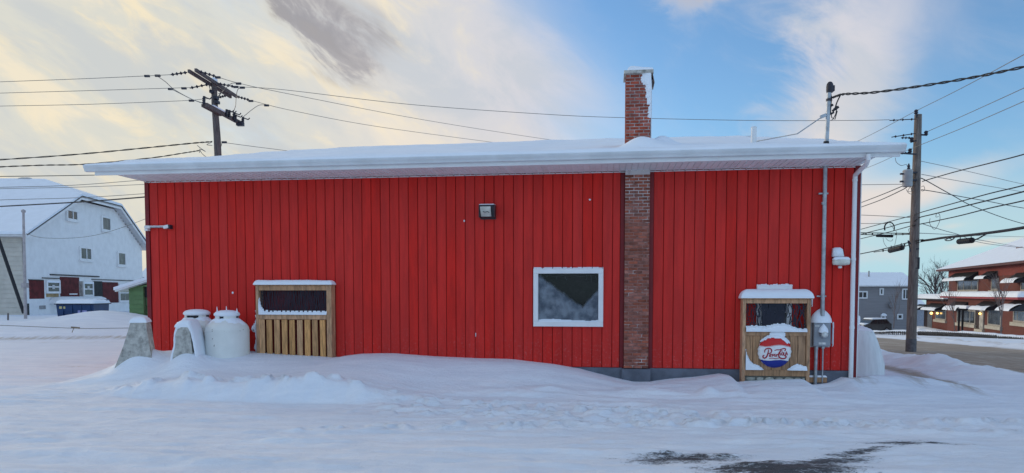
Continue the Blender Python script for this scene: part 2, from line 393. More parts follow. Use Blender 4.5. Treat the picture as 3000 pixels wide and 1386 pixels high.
BRICK_FAR = brick_mat('brick_house_wall', (.17, .042, .030), (.13, .033, .025), (.13, .072, .06), 2.2)
BRICK_SIDE = brick_mat('brick_chimney_side', (.33, .095, .062), (.27, .08, .055), (.5, .46, .44), 2.9)

# ------------------------------------------------------------------ shop frame and ground
SHOP = Frame((-6.9227, 13.7104), -7.58)
S = SHOP.hit
ZT, ZS = 3.75, 0.335            # top of siding, bottom of siding
WL = 12.787
drift_px = [(380, 1060, .2), (441, 1036, .3), (470, 1032, .3), (520, 1026, .3), (600, 1025, .3), (722, 1033, .3), (860, 1043, .3), (977, 1050, .3), (1000, 1045, .3), (1045, 1040, .3), (1150, 1039, .3),
            (1300, 1049, .3), (1400, 1055, .3), (1500, 1058, .3), (1620, 1070, .3), (1700, 1085, .3), (1790, 1110, .3), (1855, 1124, .3), (1905, 1124, .3), (1960, 1116, .3),
            (2040, 1108, .3), (2115, 1098, .3), (2140, 1102, .3), (2160, 1126, .3), (2190, 1122, .3), (2260, 1117, .3), (2350, 1114, .3), (2378, 1136, .3), (2440, 1131, .3), (2480, 1119, .3), (2530, 1131, .3)]
DU = []; DZ = []
for (a, b, v) in drift_px:
    u, z = S(a, b, v); DU.append(u); DZ.append(z)
DU = [-1.2, -.5] + DU + [13.6, 15.0]; DZ = [0.02, .25] + DZ + [.12, .0]
ledge_px = [(180, 1165), (290, 1150), (420, 1125), (545, 1112), (700, 1120), (900, 1105), (1070, 1114), (1200, 1140), (1400, 1160)]
LU = []; LZ = []
for (a, b) in ledge_px:
    u, z = S(a, b, 2.2); LU.append(u); LZ.append(max(0.0, z))
LU = [-3.0, -1] + LU + [8.5, 14]; LZ = [0.0, 0.0] + LZ + [.03, 0]
def ground(x, y, detail=True):
    x = np.asarray(x, float); y = np.asarray(y, float)
    px_, py_ = x - SHOP.o[0], y - SHOP.o[1]
    u = px_ * SHOP.t[0] + py_ * SHOP.t[1]; v = px_ * SHOP.n[0] + py_ * SHOP.n[1]
    right = sst(3.5, 9.0, x)
    z = -0.043 * np.maximum(0, y - 13) * right
    z = z + .012 * np.maximum(0, y - 16) * (1 - right) * sst(60, 16, y) 
    # drift against the shop wall, ending in a cut ledge on the left half
    zw = np.interp(u, DU, DZ); zl = np.interp(u, LU, LZ)
    ve = 2.25 + .16 * fbm(u * 1.3, u * 0 + 3, 5, 3) + .05 * fbm(u * 7, u * 0, 9, 2)
    t = sst(.35, 2.1, v)
    plat = zw * (1 - t) + zl * t
    left_half = sst(6.6, 4.2, u)
    fall_l = sst(ve + .34, ve, v)                     # sharp face of the ledge
    fall_r = sst(2.6, .3, v)
    hgt = plat * (left_half * fall_l + (1 - left_half) * (fall_r * .75 + .25 * sst(3.4, .3, v)))
    inside = sst(-2.5, -.6, v)                          # behind the wall plane
    hgt = hgt * np.where(v < 0, np.where((u > 0) & (u < WL), 1, inside), 1)
    z = z + hgt
    def bump(pxx, pyy, vv, h, su, sv, rot=0):
        uu, _ = S(pxx, pyy, vv); du = (u - uu); dv = (v - vv)
        if rot: du, dv = du * math.cos(rot) + dv * math.sin(rot), dv * math.cos(rot) - du * math.sin(rot)
        return h * np.exp(-(du / su) ** 2 - (dv / sv) ** 2)
    z = z + bump(1890, 1150, 1.1, .10, .42, .22) + bump(2075, 1165, 1.2, .10, .12, .2) + bump(2270, 1145, .95, .04, .5, .25) + bump(2440, 1165, 1.1, .06, .4, .25)
    z = z + bump(2560, 1120, .2, .12, .5, .5) + bump(2680, 1130, -.4, .10, .7, .6) + bump(1500, 1150, 1.6, .05, .5, .15) + bump(1620, 1135, 1.4, .05, .3, .15)
    z = z + bump(560, 1112, 2.15, .06, .16, .14) + bump(760, 1112, 2.15, .03, .14, .12) + bump(890, 1100, 2.2, .03, .16, .12) + bump(935, 1102, 2.2, .02, .08, .1)
    # snow banked round the two concrete barriers
    z = z + bump(400, 1050, 1.0, .30, .35, .35) + bump(545, 1040, 1.2, .22, .32, .30)
    # street to the left and its ploughed banks
    lf = sst(-3, -7, x)
    wob = 1.1 * fbm(x * .13, x * 0, 21, 3)
    z = z + lf * (.26 * np.exp(-((y - 25.2 - wob) / .9) ** 2) + .20 * sst(24.6 + 0, 27.5, y + wob * .5) + .10 * np.exp(-((y - 30 - wob) / 1.6) ** 2))
    z = z + 0.40 * np.exp(-((x + 17.6) / 1.9) ** 2 - ((y - 30.5) / 2.0) ** 2) + .14 * np.exp(-((x + 15.8) / 1.5) ** 2 - ((y - 30) / 2) ** 2)
    z = z + lf * .09 * np.maximum(0, fbm(x * .55, y * .55, 31, 4)) * sst(24, 27, y) * sst(60, 44, y)
    # street to the right: flat bed between two banks
    s_, c_ = (11.1 + (y - 15.6) * .28), 1
    e = x - s_
    rd = sst(13.8, 15.4, y) 
    lump = 1 + 1.3 * fbm(x * .8, y * .8, 41, 4)
    z = z + rd * np.clip(lump, .2, 3) * (.24 * np.exp(-((e + 1.3) / .75) ** 2) + .16 * np.exp(-((e - 7.0) / 1.0) ** 2) * sst(70, 50, y))
    z = z + rd * sst(6.4, 8.5, e) * .12
    if detail:
        z = z + rd * (.10 * np.maximum(0, fbm(x * 2.4, y * 2.4, 301, 4)) + .05 * fbm(x * 5.5, y * 5.5, 303, 3)) * np.exp(-((e + 1.2) / 1.0) ** 2) * sst(60, 40, y)
        near = sst(40, 12, np.hypot(x, y))
        sas = fbm(u * .9 + .3 * fbm(u, v, 3, 2), v * 3.4, 51, 5)
        flat = 1 - sst(.05, .3, hgt)
        z = z + near * .045 * sas * (.35 + .65 * flat)
        z = z + near * .012 * fbm(u * 5, v * 12, 61, 4) * (.25 + .75 * flat) + near * .03 * sst(.05, .5, fbm(u * .55 + 2, v * 5.5 + .5 * u * .2, 66, 4)) * flat
        # broken crust and lumps thrown by the plough
        lm = (.26 * sst(.08, .26, fbm(u * 5.2, v * 8.5, 71, 4)) + .10 * fbm(u * 14, v * 20, 72, 2) * sst(.1, .3, fbm(u * 5.2, v * 8.5, 71, 4))) * np.exp(-((v - 2.75 - .22 * (u - 7) * .2) / .55) ** 2) * sst(4.5, 6.2, u) * sst(11.5, 9.5, u)
        z = z + .26 * lm
        lm2 = (.26 * sst(.06, .22, fbm(u * 7, v * 11, 81, 4))) * (np.exp(-((v - 4.3 + .18 * (u - 6)) / .22) ** 2) + .8 * np.exp(-((v - 3.3 - .05 * (u - 6)) / .16) ** 2)) * sst(4, 6, u)
        z = z + .20 * lm2
        ch = .55 * sst(.0, .22, fbm(u * 5.5, v * 7.5, 91, 4)) * np.exp(-((v - ve + .05) / .2) ** 2) * left_half * sst(.3, 1.8, u)
        z = z + .16 * ch
        z = z + sst(14, 8, y) * .02 * np.maximum(0, fbm(x * 2.2 + 3, y * 5, 95, 5))
    return z
def gz(x, y): return float(ground(np.array([x]), np.array([y]), False)[0])

def axis(segs):
    r = []
    for a, b, st in segs:
        n = max(1, int(round((b - a) / st))); r += list(a + (b - a) * np.arange(n) / n)
    r.append(segs[-1][1]); return np.array(r)
xs = axis([(-600, -120, 40), (-120, -45, 3), (-45, -14, .5), (-14, -8.2, .16), (-8.2, 8.2, .045), (8.2, 17, .10), (17, 32, .35), (32, 80, 1.6), (80, 140, 6), (140, 700, 50)])
ys = axis([(-80, -4, 8), (-4, 4.6, .5), (4.6, 13.6, .04), (13.6, 20, .12), (20, 40, .3), (40, 70, .8), (70, 140, 5), (140, 1200, 60)])
X, Y = np.meshgrid(xs, ys); Z = ground(X, Y)
me = bpy.data.meshes.new('ground'); ny, nx = X.shape
me.vertices.add(nx * ny); me.vertices.foreach_set('co', np.stack([X, Y, Z], -1).ravel())
ii, jj = np.meshgrid(np.arange(nx - 1), np.arange(ny - 1)); q0 = (jj * nx + ii).ravel()
quads = np.stack([q0, q0 + 1, q0 + nx + 1, q0 + nx], -1)
me.loops.add(quads.size); me.loops.foreach_set('vertex_index', quads.ravel())
me.polygons.add(len(quads)); me.polygons.foreach_set('loop_start', np.arange(len(quads)) * 4)
me.polygons.foreach_set('use_smooth', np.ones(len(quads), bool)); me.update(); me.validate()
# masks: bare asphalt showing through, brown street slush
def gp(px, py, z=0.0):
    d = ray(px, py); k = (z - CAM_H) / d[2]; P = CP + d * k; return P[0], P[1]
asph = np.zeros_like(X)
for (a, b, su, sv, rot, h) in [(2010, 1345, .75, .24, .05, 1.15), (1960, 1338, .35, .14, 0, .85), (2300, 1378, .85, .34, .12, 1.45), (2420, 1350, .7, .18, .3, 1.2), (2520, 1326, .6, .12, .35, 1.05),
                               (2630, 1302, .5, .17, .05, 1.3), (2720, 1303, .6, .11, -.1, 1.0), (2560, 1318, .5, .07, .3, .6), (2150, 1400, 1.1, .25, .1, 1.0), (1800, 1386, 1.2, .10, .05, .42), (2390, 1320, .3, .06, 0, .5),
                               (1530, 1358, .5, .05, 0, .36), (2500, 1370, .5, .05, .2, .45)]:
    cx_, cy_ = gp(a, b); du = X - cx_; dv = Y - cy_; du, dv = du * math.cos(rot) + dv * math.sin(rot), dv * math.cos(rot) - du * math.sin(rot)
    asph = np.maximum(asph, h * np.exp(-(du / su) ** 2 - (dv / sv) ** 2))
dirt = np.zeros_like(X)
EE = X - (11.1 + (Y - 15.6) * .28)
rmask = sst(13.6, 15, Y) * (X > 8)
dirt = np.maximum(dirt, rmask * (sst(-.55, .1, EE) * sst(6.2, 5.2, EE)))
dirt = np.maximum(dirt, rmask * .55 * np.exp(-((EE - 6.9) / .3) ** 2))
for off, wd, st in [(-2.5, .30, .85), (-3.3, .22, .62), (-4.3, .3, .75), (-5.2, .22, .5)]:                     # tyre tracks in the side yard
    dirt = np.maximum(dirt, st * sst(10.5, 12.5, Y) * sst(40, 22, Y) * np.exp(-((EE - off) / wd) ** 2) * (X > 5.5))
lm = sst(-4.5, -6.5, X)
dirt = np.maximum(dirt, lm * .62 * np.exp(-((Y - 23.6 - .25 * np.sin(X * .4)) / .32) ** 2)); dirt = np.maximum(dirt, lm * .30 * np.exp(-((Y - 22.6) / .5) ** 2))
dirt = np.maximum(dirt, lm * .4 * np.exp(-((Y - 15.6 + .32 * (X + 9)) / .16) ** 2) * sst(-12, -10, X))
for nm, arr in (('asphalt', asph), ('dirt', dirt)):
    at_ = me.attributes.new(nm, 'FLOAT', 'POINT'); at_.data.foreach_set('value', arr.ravel().astype(np.float32))
gm = bpy.data.materials.new('snow_ground'); gm.use_nodes = True; t = NT(gm.node_tree); b = t.n['Principled BSDF']
co = t.node('ShaderNodeTexCoord').outputs['Object']
aA = t.node('ShaderNodeAttribute', attribute_name='asphalt').outputs['Fac']; aD = t.node('ShaderNodeAttribute', attribute_name='dirt').outputs['Fac']
cs = t.noise(t.mapping(co, rot=(0, 0, R(8)), sc=(.55, 2.4, 1)), 1.6, 8, .66, .4)
scol = t.mix(t.ss(cs, .35, .7), (.765, .81, .875), (.86, .895, .945))
ng = t.noise(t.mapping(co, rot=(0, 0, R(-6)), sc=(1, 3.2, 1)), 5.0, 8, .72, .6); ng2 = t.noise(t.mapping(co, rot=(0, 0, R(-24)), sc=(1, 2.6, 1)), 26, 6, .75)
af = t.math('ADD', aA, t.math('MULTIPLY', t.math('SUBTRACT', t.math('ADD', t.math('MULTIPLY', ng, .5), t.math('MULTIPLY', ng2, .5)), .5), 4.6))
am = t.math('MULTIPLY', t.ss(af, .60, 1.15), t.ss(aA, .08, .35))
n3 = t.noise(t.mapping(co, rot=(0, 0, R(-14)), sc=(4, .5, 1)), 2.2, 7, .68, .3)
df = t.math('ADD', aD, t.math('MULTIPLY', t.math('SUBTRACT', n3, .5), 1.3))
dm = t.math('MULTIPLY', t.ss(df, .18, .95), t.ss(aD, .02, .2))
dcol = t.mix(t.ss(n3, .35, .65), (.29, .225, .165), (.43, .36, .285))
c1 = t.mix(dm, scol, dcol); c1 = t.mix(am, c1, t.mix(t.ss(ng2, .35, .65), (.04, .04, .044), (.11, .11, .115)))
spk = t.math('MULTIPLY', t.ss(t.noise(co, 13.0, 4, .75), .66, .73), t.ss(t.noise(co, .5, 3, .6), .48, .62))
c1 = t.mix(t.math('MULTIPLY', spk, .35), c1, (.42, .41, .42))
t.link(c1, b.inputs['Base Color']); t.link(t.math('MULTIPLY_ADD', am, -.25, .8), b.inputs['Roughness']); b.inputs['Specular IOR Level'].default_value = .25
bn = t.node('ShaderNodeBump'); bn.inputs['Strength'].default_value = .75; bn.inputs['Distance'].default_value = .035
t.link(t.math('ADD', t.noise(t.mapping(co, sc=(1, 1.8, 1)), 11, 9, .72), t.math('MULTIPLY', am, -.5)), bn.inputs['Height']); t.link(bn.outputs[0], b.inputs['Normal'])
me.materials.append(gm)
gob = bpy.data.objects.new('ground', me); COL.objects.link(gob); gob['kind'] = 'structure'

# the sanded street past the shop's right side
yy = axis([(14.2, 40, .35), (40, 78, 1.0)]); tt = np.linspace(0, 1, 22); RY = np.repeat(yy[:, None], 22, 1)
e0 = .15 + .22 * fbm(yy * .8, yy * 0, 201, 4); e1 = 5.7 + .25 * fbm(yy * .6, yy * 0, 203, 4)
RX = 11.1 + (RY - 15.6) * .28 + e0[:, None] + (e1 - e0)[:, None] * tt[None, :]
b = MB(); b.grid(RX, RY, ground(RX, RY) + .012 - .03 * (np.abs(tt - .5) > .49)[None, :])
sm2 = bpy.data.materials.new('sanded_street'); sm2.use_nodes = True; t = NT(sm2.node_tree); bq = t.n['Principled BSDF']; co = t.node('ShaderNodeTexCoord').outputs['Object']
n3 = t.noise(t.mapping(co, rot=(0, 0, R(-15.6)), sc=(2.6, .22, 1)), 1.6, 8, .66, .3); n4 = t.noise(co, 6, 6, .7)
cq = t.mix(t.ss(n3, .32, .68), (.255, .195, .14), (.40, .33, .26)); cq = t.mix(t.math('MULTIPLY', t.ss(t.math('ADD', n3, t.math('MULTIPLY', n4, .35)), .74, .92), .7), cq, (.62, .60, .58))
t.link(cq, bq.inputs['Base Color']); bq.inputs['Roughness'].default_value = .85; bn = t.node('ShaderNodeBump'); bn.inputs['Strength'].default_value = .5; bn.inputs['Distance'].default_value = .03; t.link(n4, bn.inputs['Height']); t.link(bn.outputs[0], bq.inputs['Normal'])
b.build('street', sm2, None, smooth=True, kind='structure')

# ================================================================== THE SHOP
shop = thing('shop_building', 'long red metal-sided shop with white eave and snow-covered roof', 'building', SHOP, (0, 0, 0))
P_U0, P_U1, P_V = 8.955, 9.385, .10       # brick pilaster
W_U0, W_U1, W_Z0, W_Z1 = 7.372, 8.598, 1.05, 2.067
b = MB()
b.box(.0, W_U0 + .05, 0, .12, 0, ZT - .01); b.box(W_U1 - .05, WL, 0, .12, 0, ZT - .01)
b.box(W_U0 + .05, W_U1 - .05, 0, .12, 0, W_Z0 + .05); b.box(W_U0 + .05, W_U1 - .05, 0, .12, W_Z1 - .05, ZT - .01)
b.build('wall', BACK_RED, shop)
RIDGE_Y, SLOPE, EV = 11.3, .222, .85
b = MB(); zr = 3.78 + SLOPE * (RIDGE_Y + EV)
for x0, x1 in ((.001, .12), (WL - .12, WL - .001)):
    b.add([(x0, .12, 0), (x0, 22, 0), (x0, 22, 3.7), (x0, RIDGE_Y, zr - .3), (x0, .12, 3.7), (x1, .12, 0), (x1, 22, 0), (x1, 22, 3.7), (x1, RIDGE_Y, zr - .3), (x1, .12, 3.7)],
          [(0, 1, 2, 3, 4), (9, 8, 7, 6, 5), (0, 5, 6, 1), (1, 6, 7, 2), (2, 7, 8, 3), (3, 8, 9, 4), (4, 9, 5, 0)])
b.box(.12, WL - .12, 21.9, 22, 0, 3.7)
b.build('rear_walls', RED, shop)
# siding boards, one object each; alike lengths share a mesh
BP, BG = .174, .009
def board_mesh(w_, z0, z1):
    mb = MB(); mb.bbox(0, w_ - BG, -.018, -.002, z0, z1, .007)
    # shallow centre bead rolled into every panel edge
    return mb
protos = {}
def add_board(u0, u1, z0, z1):
    key = (round(u1 - u0, 3), round(z0, 3), round(z1, 3))
    if key not in protos:
        o = board_mesh(u1 - u0, z0, z1).build('siding_board', RED, shop); o.location = (u0, 0, 0); protos[key] = o
    else: share(protos[key], 'siding_board', shop, (u0, 0, 0))
PT0, PT1 = P_U0 - .065, P_U1 + .065
for k in range(73):
    u0 = .057 + k * BP; u1 = min(u0 + BP, WL - .06)
    parts_ = [(u0, u1)]
    if u1 > PT0 and u0 < PT1:
        parts_ = []
        if u0 < PT0 - .02: parts_.append((u0, PT0))
        if u1 > PT1 + .02: parts_.append((PT1, u1))
    for a, c in parts_:
        if c - a < .03: continue
        if a > W_U0 - .05 and c < W_U1 + .05: add_board(a, c, ZS, W_Z0 + .02); add_board(a, c, W_Z1 - .02, ZT)
        else: add_board(a, c, ZS, ZT)
b = MB(); b.box(-.03, .05, -.034, .1, ZS - .01, ZT); b.build('corner_trim', RED_DARK, shop)
b = MB(); b.box(WL - .055, WL + .03, -.04, .1, ZS - .25, ZT); b.build('corner_trim', RED_DARK, shop)
b = MB(); b.box(WL + .03, WL + .045, -.045, .12, ZS - .28, ZT - .05); b.build('corner_bead', WHITE, shop)
for a, c in ((PT0, P_U0), (P_U1, PT1)):
    b = MB(); b.box(a, c - .002 if c == P_U0 else c, -.016, -.001, ZS, ZT); b.build('channel_trim', RED_DARK, shop)
b = MB(); b.box(.0, P_U0 - .03, -.035, 0, -.6, ZS - .003); b.box(P_U1 + .03, WL, -.035, 0, -.6, ZS - .003); b.build('foundation', CONC_DARK, shop)
b = MB(); b.box(P_U0 - .03, P_U1 + .03, -P_V - .04, 0, -.6, ZS - .01); b.build('pilaster_footing', CONC_DARK, shop)
# soffit: ribbed panels, one object each
b = MB(); b.box(.0, .097, -EV + .02, -.03, ZT - .004, ZT + .006); b.add([(.0, -EV + .02, ZT - .014), (.007, -EV + .02, ZT - .014), (.007, -.03, ZT - .014), (.0, -.03, ZT - .014), (.0, -EV + .02, ZT - .003), (.007, -EV + .02, ZT - .003), (.007, -.03, ZT - .003), (.0, -.03, ZT - .003)],
     [(0, 3, 2, 1), (0, 1, 5, 4), (1, 2, 6, 5), (2, 3, 7, 6), (3, 0, 4, 7)])
sp0 = b.build('soffit_panel', SOFFIT, shop); sp0.location = (.0, 0, 0)
NS = 127
for k in range(1, NS): share(sp0, 'soffit_panel', shop, (k * WL / NS, 0, .0008 * (k % 3)))
b = MB(); b.box(-.02, WL + .02, -.034, -.004, ZT - .028, ZT - .015); b.build('soffit_trim', WHITE_VINYL, shop)
b = MB()
for k in range(1, NS, 2): b.box(k * WL / NS - .006, k * WL / NS + .006, -.045, -.034, ZT - .026, ZT - .017)
b.build('vent_slots', BLACK, shop, kind='stuff')
b = MB(); b.box(-.42, WL + .33, -EV, -EV + .03, ZT - .012, 3.90); b.build('fascia', WHITE, shop)
b = MB()
b.extrude_x([(-EV - .001, 3.795), (-EV - .075, 3.80), (-EV - .085, 3.83), (-EV - .105, 3.86), (-EV - .115, 3.885), (-EV - .115, 3.90), (-EV - .10, 3.905), (-EV - .001, 3.905)], -.56, WL + .38)
b.build('gutter', M('gutter_metal', (.66, .69, .71), .4, .06, 2, spec=.4), shop)
# roof deck and rake boards
b = MB()
xa, xb = -.52, WL + .34
b.add([(xa, -EV + .03, 3.80), (xb, -EV + .03, 3.80), (xb, RIDGE_Y, zr), (xa, RIDGE_Y, zr), (xb, 2 * RIDGE_Y + EV, 3.80), (xa, 2 * RIDGE_Y + EV, 3.80),
       (xa, -EV + .03, 3.90), (xb, -EV + .03, 3.90), (xb, RIDGE_Y, zr + .1), (xa, RIDGE_Y, zr + .1), (xb, 2 * RIDGE_Y + EV, 3.90), (xa, 2 * RIDGE_Y + EV, 3.90)],
      [(0, 3, 2, 1), (3, 5, 4, 2), (6, 7, 8, 9), (9, 8, 10, 11), (0, 1, 7, 6), (0, 6, 9, 3), (3, 9, 11, 5), (1, 2, 8, 7), (2, 4, 10, 8), (5, 11, 10, 4)])
b.build('roof', WHITE_VINYL, shop)
CH_Y1 = .34
def roof_snow(U, Yv):
    d = Yv + EV + .11
    lip = np.sqrt(np.clip(1 - (1 - np.clip(d / .11, 0, 1)) ** 2, 0, 1)) * (.068 + .026 * fbm(U * .8, U * 0, 105, 4))
    z = 3.90 + lip + SLOPE * np.maximum(0, d - .1) * sst(0, .5, d)
    ed = np.minimum(U + .58, WL + .40 - U); z = z - .16 * (1 - sst(0, .4, ed)) * sst(0, .15, d)
    z = z + .05 * fbm(U * .5, Yv * .4, 101, 5) * sst(.1, .7, d) + .018 * fbm(U * .35, d * 5.5, 111, 3) * sst(.1, .35, d)
    crease = np.exp(-((d - .42 - .05 * fbm(U * .5, U * 0, 5, 2)) / .035) ** 2) * sst(-.12, .12, fbm(U * .33, U * 0 + 7, 15, 3)); z = z - .055 * crease
    # drift and scour round the chimney
    du = U - (P_U0 + P_U1) / 2
    z = z + .17 * np.exp(-((du - .05) / .30) ** 2 - ((Yv + .28) / .17) ** 2) + .16 * np.exp(-((du - .42) / .22) ** 2 - ((Yv - .1) / .3) ** 2) - .05 * np.exp(-((du + .42) / .2) ** 2 - ((Yv + .1) / .3) ** 2)
    return np.maximum(z, 3.86)
ux = axis([(-.58, 12.8, .06), (12.8, WL + .40, .04)]); yx = axis([(-EV - .11, -EV + .3, .025), (-EV + .3, .9, .05), (.9, RIDGE_Y, .35)])
U, Yv = np.meshgrid(ux, yx); b = MB(); Zs = roof_snow(U, Yv); Zs[:, 0] = np.minimum(Zs[:, 0], 3.905 + SLOPE * np.maximum(0, Yv[:, 0] + EV)); Zs[:, -1] = np.minimum(Zs[:, -1], 3.905 + SLOPE * np.maximum(0, Yv[:, -1] + EV))
b.grid(U, Yv, Zs)
U2, Y2 = np.meshgrid(np.array([-.58, WL + .40]), np.array([RIDGE_Y, 2 * RIDGE_Y + EV])); b.add([(-.58, RIDGE_Y, zr + .17), (WL + .4, RIDGE_Y, zr + .17), (WL + .4, 2 * RIDGE_Y + EV, 4.02), (-.58, 2 * RIDGE_Y + EV, 4.02)], [(0, 1, 2, 3)])
b.build('roof_snow', SNOW, shop, smooth=True)
# window
def window(parent, F, u0, u1, z0, z1, fw=.07, d=.05, y=0.0, glass=GLASS_D, fm=WHITE, mull=(), hbar=(), name='window', inset=.03, snow=0.0, sill=0.0, sm=None):
    mb = MB()
    mb.bbox(u0, u1, y - d, y, z1 - fw, z1, .006); mb.bbox(u0, u1, y - d, y, z0, z0 + fw, .006)
    mb.bbox(u0, u0 + fw, y - d + .002, y, z0 + fw, z1 - fw, .006); mb.bbox(u1 - fw, u1, y - d + .002, y, z0 + fw, z1 - fw, .006)
    for k in mull: mb.box(k - fw * .3, k + fw * .3, y - d * .7, y, z0 + fw, z1 - fw)
    for k in hbar: mb.box(u0 + fw, u1 - fw, y - d * .65, y, k - fw * .3, k + fw * .3)
    fr = mb.build(name, fm, parent)
    g = MB(); g.box(u0 + fw * .9, u1 - fw * .9, y - d + inset, y - d + inset + .008, z0 + fw * .9, z1 - fw * .9); g.build('pane', glass, fr)
    if sill:
        g = MB(); g.box(u0 - sill, u1 + sill, y - d - sill, y, z0 - sill * 1.2, z0); g.build('sill', sm or fm, fr)
    if snow:
        g = MB(); snow_cap(g, u0 - .01, u1 + .01, y - d - .03, y, z1 - .005, snow, r=.03, seed=int(u0 * 10), ny=5); g.build('snow', SNOW, fr, smooth=True)
    return fr
# the shop's window: clear pane with a snowbank reflection painted on, dark room behind
pm = bpy.data.materials.new('painted_reflection_pane'); pm.use_nodes = True; t = NT(pm.node_tree); bb = t.n['Principled BSDF']; o_ = t.n['Material Output']
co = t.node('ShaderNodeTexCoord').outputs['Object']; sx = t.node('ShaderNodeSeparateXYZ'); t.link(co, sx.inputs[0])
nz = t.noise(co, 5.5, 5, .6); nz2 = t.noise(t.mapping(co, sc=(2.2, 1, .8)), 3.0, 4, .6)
# the painted snow reflection lies below a line that slopes down to the right across the pane
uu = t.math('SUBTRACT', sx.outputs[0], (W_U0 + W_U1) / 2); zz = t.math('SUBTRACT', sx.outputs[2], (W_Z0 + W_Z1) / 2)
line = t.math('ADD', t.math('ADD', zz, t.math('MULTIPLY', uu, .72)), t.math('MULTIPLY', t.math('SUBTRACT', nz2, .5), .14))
refl1 = t.ss(line, .05, -.05)
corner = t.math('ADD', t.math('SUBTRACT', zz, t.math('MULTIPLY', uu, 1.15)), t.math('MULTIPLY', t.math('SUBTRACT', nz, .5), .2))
refl2 = t.ss(corner, -.42, -.50)
refl_paint = t.math('MAXIMUM', refl1, refl2)
refl_paint = t.math('MULTIPLY', refl_paint, t.ss(nz2, .15, .5, .62, 1.0))
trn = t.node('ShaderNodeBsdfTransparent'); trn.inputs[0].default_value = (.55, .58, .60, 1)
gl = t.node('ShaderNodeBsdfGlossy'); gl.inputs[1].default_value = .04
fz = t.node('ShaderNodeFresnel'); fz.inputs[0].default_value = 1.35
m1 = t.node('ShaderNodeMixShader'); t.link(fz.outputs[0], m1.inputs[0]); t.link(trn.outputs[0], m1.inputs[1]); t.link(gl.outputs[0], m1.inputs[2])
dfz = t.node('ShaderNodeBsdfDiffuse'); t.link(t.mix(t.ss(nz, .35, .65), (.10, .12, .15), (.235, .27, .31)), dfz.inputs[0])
m2 = t.node('ShaderNodeMixShader'); t.link(t.math('MULTIPLY', refl_paint, .9), m2.inputs[0]); t.link(m1.outputs[0], m2.inputs[1]); t.link(dfz.outputs[0], m2.inputs[2])
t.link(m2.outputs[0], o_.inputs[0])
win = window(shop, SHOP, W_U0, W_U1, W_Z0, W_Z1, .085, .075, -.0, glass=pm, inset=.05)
ix0, ix1, iz0, iz1 = W_U0 + .08, W_U1 - .08, W_Z0 + .08, W_Z1 - .08
b = MB(); b.box(ix0 - .3, ix1 + .3, 1.0, 1.05, iz0 - .5, iz1 + .5); b.box(ix0 - .3, ix1 + .3, .13, 1.05, iz1 + .45, iz1 + .5); b.box(ix0 - .3, ix1 + .3, .13, 1.05, iz0 - .5, iz0 - .45); b.box(ix0 - .33, ix0 - .3, .13, 1.05, iz0 - .5, iz1 + .5); b.box(ix1 + .3, ix1 + .33, .13, 1.05, iz0 - .5, iz1 + .5)
b.build('room_lining', M('dim_room', (.22, .22, .18), .9, .5, 2.5), shop)
b = MB(); b.box(ix0 + .005, ix0 + .055, .02, .03, iz0, iz1); b.build('blind_edge', M('pale_blind', (.45, .50, .48), .7), win)
b = MB(); b.beam((ix0 + .05, .3, iz1 + .02), (ix1 + .1, .45, iz1 - .12), .03, .11); b.build('curtain_rail', M('dim_cloth', (.03, .032, .035), .9), win)
b = MB()
for q in range(7):
    cx_ = ix0 + .62 + q * .075 if q > 2 else ix0 + .15 + q * .16; top = iz1 - .03 - .03 * math.sin(q * 1.1); ln = .03 + .02 * q if q < 4 else (.16, .10, .17)[q - 4]
    b.tube([(cx_, .05, top), (cx_ + .012, .05, top - ln * .5), (cx_ - .004 + .02 * (q % 3), .05, top - ln)], .005, 5)
b.tube([(ix0 + .1, .05, iz1 - .02), (ix0 + .3, .05, iz1 - .06), (ix0 + .5, .05, iz1 - .02), (ix0 + .75, .05, iz1 - .055), (ix0 + 1.0, .05, iz1 - .03)], .004, 5)
b.build('string_light', M('white_cord', (.42, .44, .42), .6), win)
b = MB()
def wtop(Uu, Zz):
    tooth = np.abs(((Uu - W_U0 + .01) / BP) % 1 - .5) * 2
    return (.030 * (1 - np.clip((tooth - .86) / .1, 0, 1)) + .012 * fbm(Uu * 9, Uu * 0, 4, 3) - (Zz - W_Z1 + .008)) * 8 * (Zz > W_Z1 - .012)
snow_patch(b, SHOP, W_U0 + .005, W_U1 - .005, W_Z1 - .012, W_Z1 + .045, -.03, .05, wtop, .008)
b.build('snow', SNOW, win, smooth=True); b = MB()
def wbot(Uu, Zz): return (.030 + .018 * fbm(Uu * 3, Uu * 0, 8, 3) + .02 * np.exp(-((Uu - 7.75) / .25) ** 2) - (Zz - (W_Z0 + .083))) * 8
snow_patch(b, SHOP, ix0 + .01, ix1 - .01, W_Z0 + .083, W_Z0 + .16, -.022, .045, wbot, .01)
b.build('snow', SNOW, win, smooth=True)
# second window, half hidden behind the slatted surround
u2a, z2t = S(2217, 836, .05); u2b, _ = S(2320, 836, .05); _, z2b = S(2265, 912, .05)
window(shop, SHOP, u2a, u2b, z2b - .62, z2t, .088, .07, -.024, mull=(), hbar=(z2b,), inset=.03)
b = MB()
def w2(Uu, Zz):
    tooth = np.abs(((Uu - u2a) / .19) % 1 - .5) * 2
    return (.040 * (.35 + .65 * np.abs(((Uu - u2a) / .175 + .1) % 1 - .25)) + .012 * fbm(Uu * 14, Uu * 0, 4, 3) - (Zz - z2t + .008)) * 8
snow_patch(b, SHOP, u2a, u2b, z2t - .012, z2t + .06, -.06, .04, w2, .008)
b.build('window_snow', SNOW, shop, smooth=True)
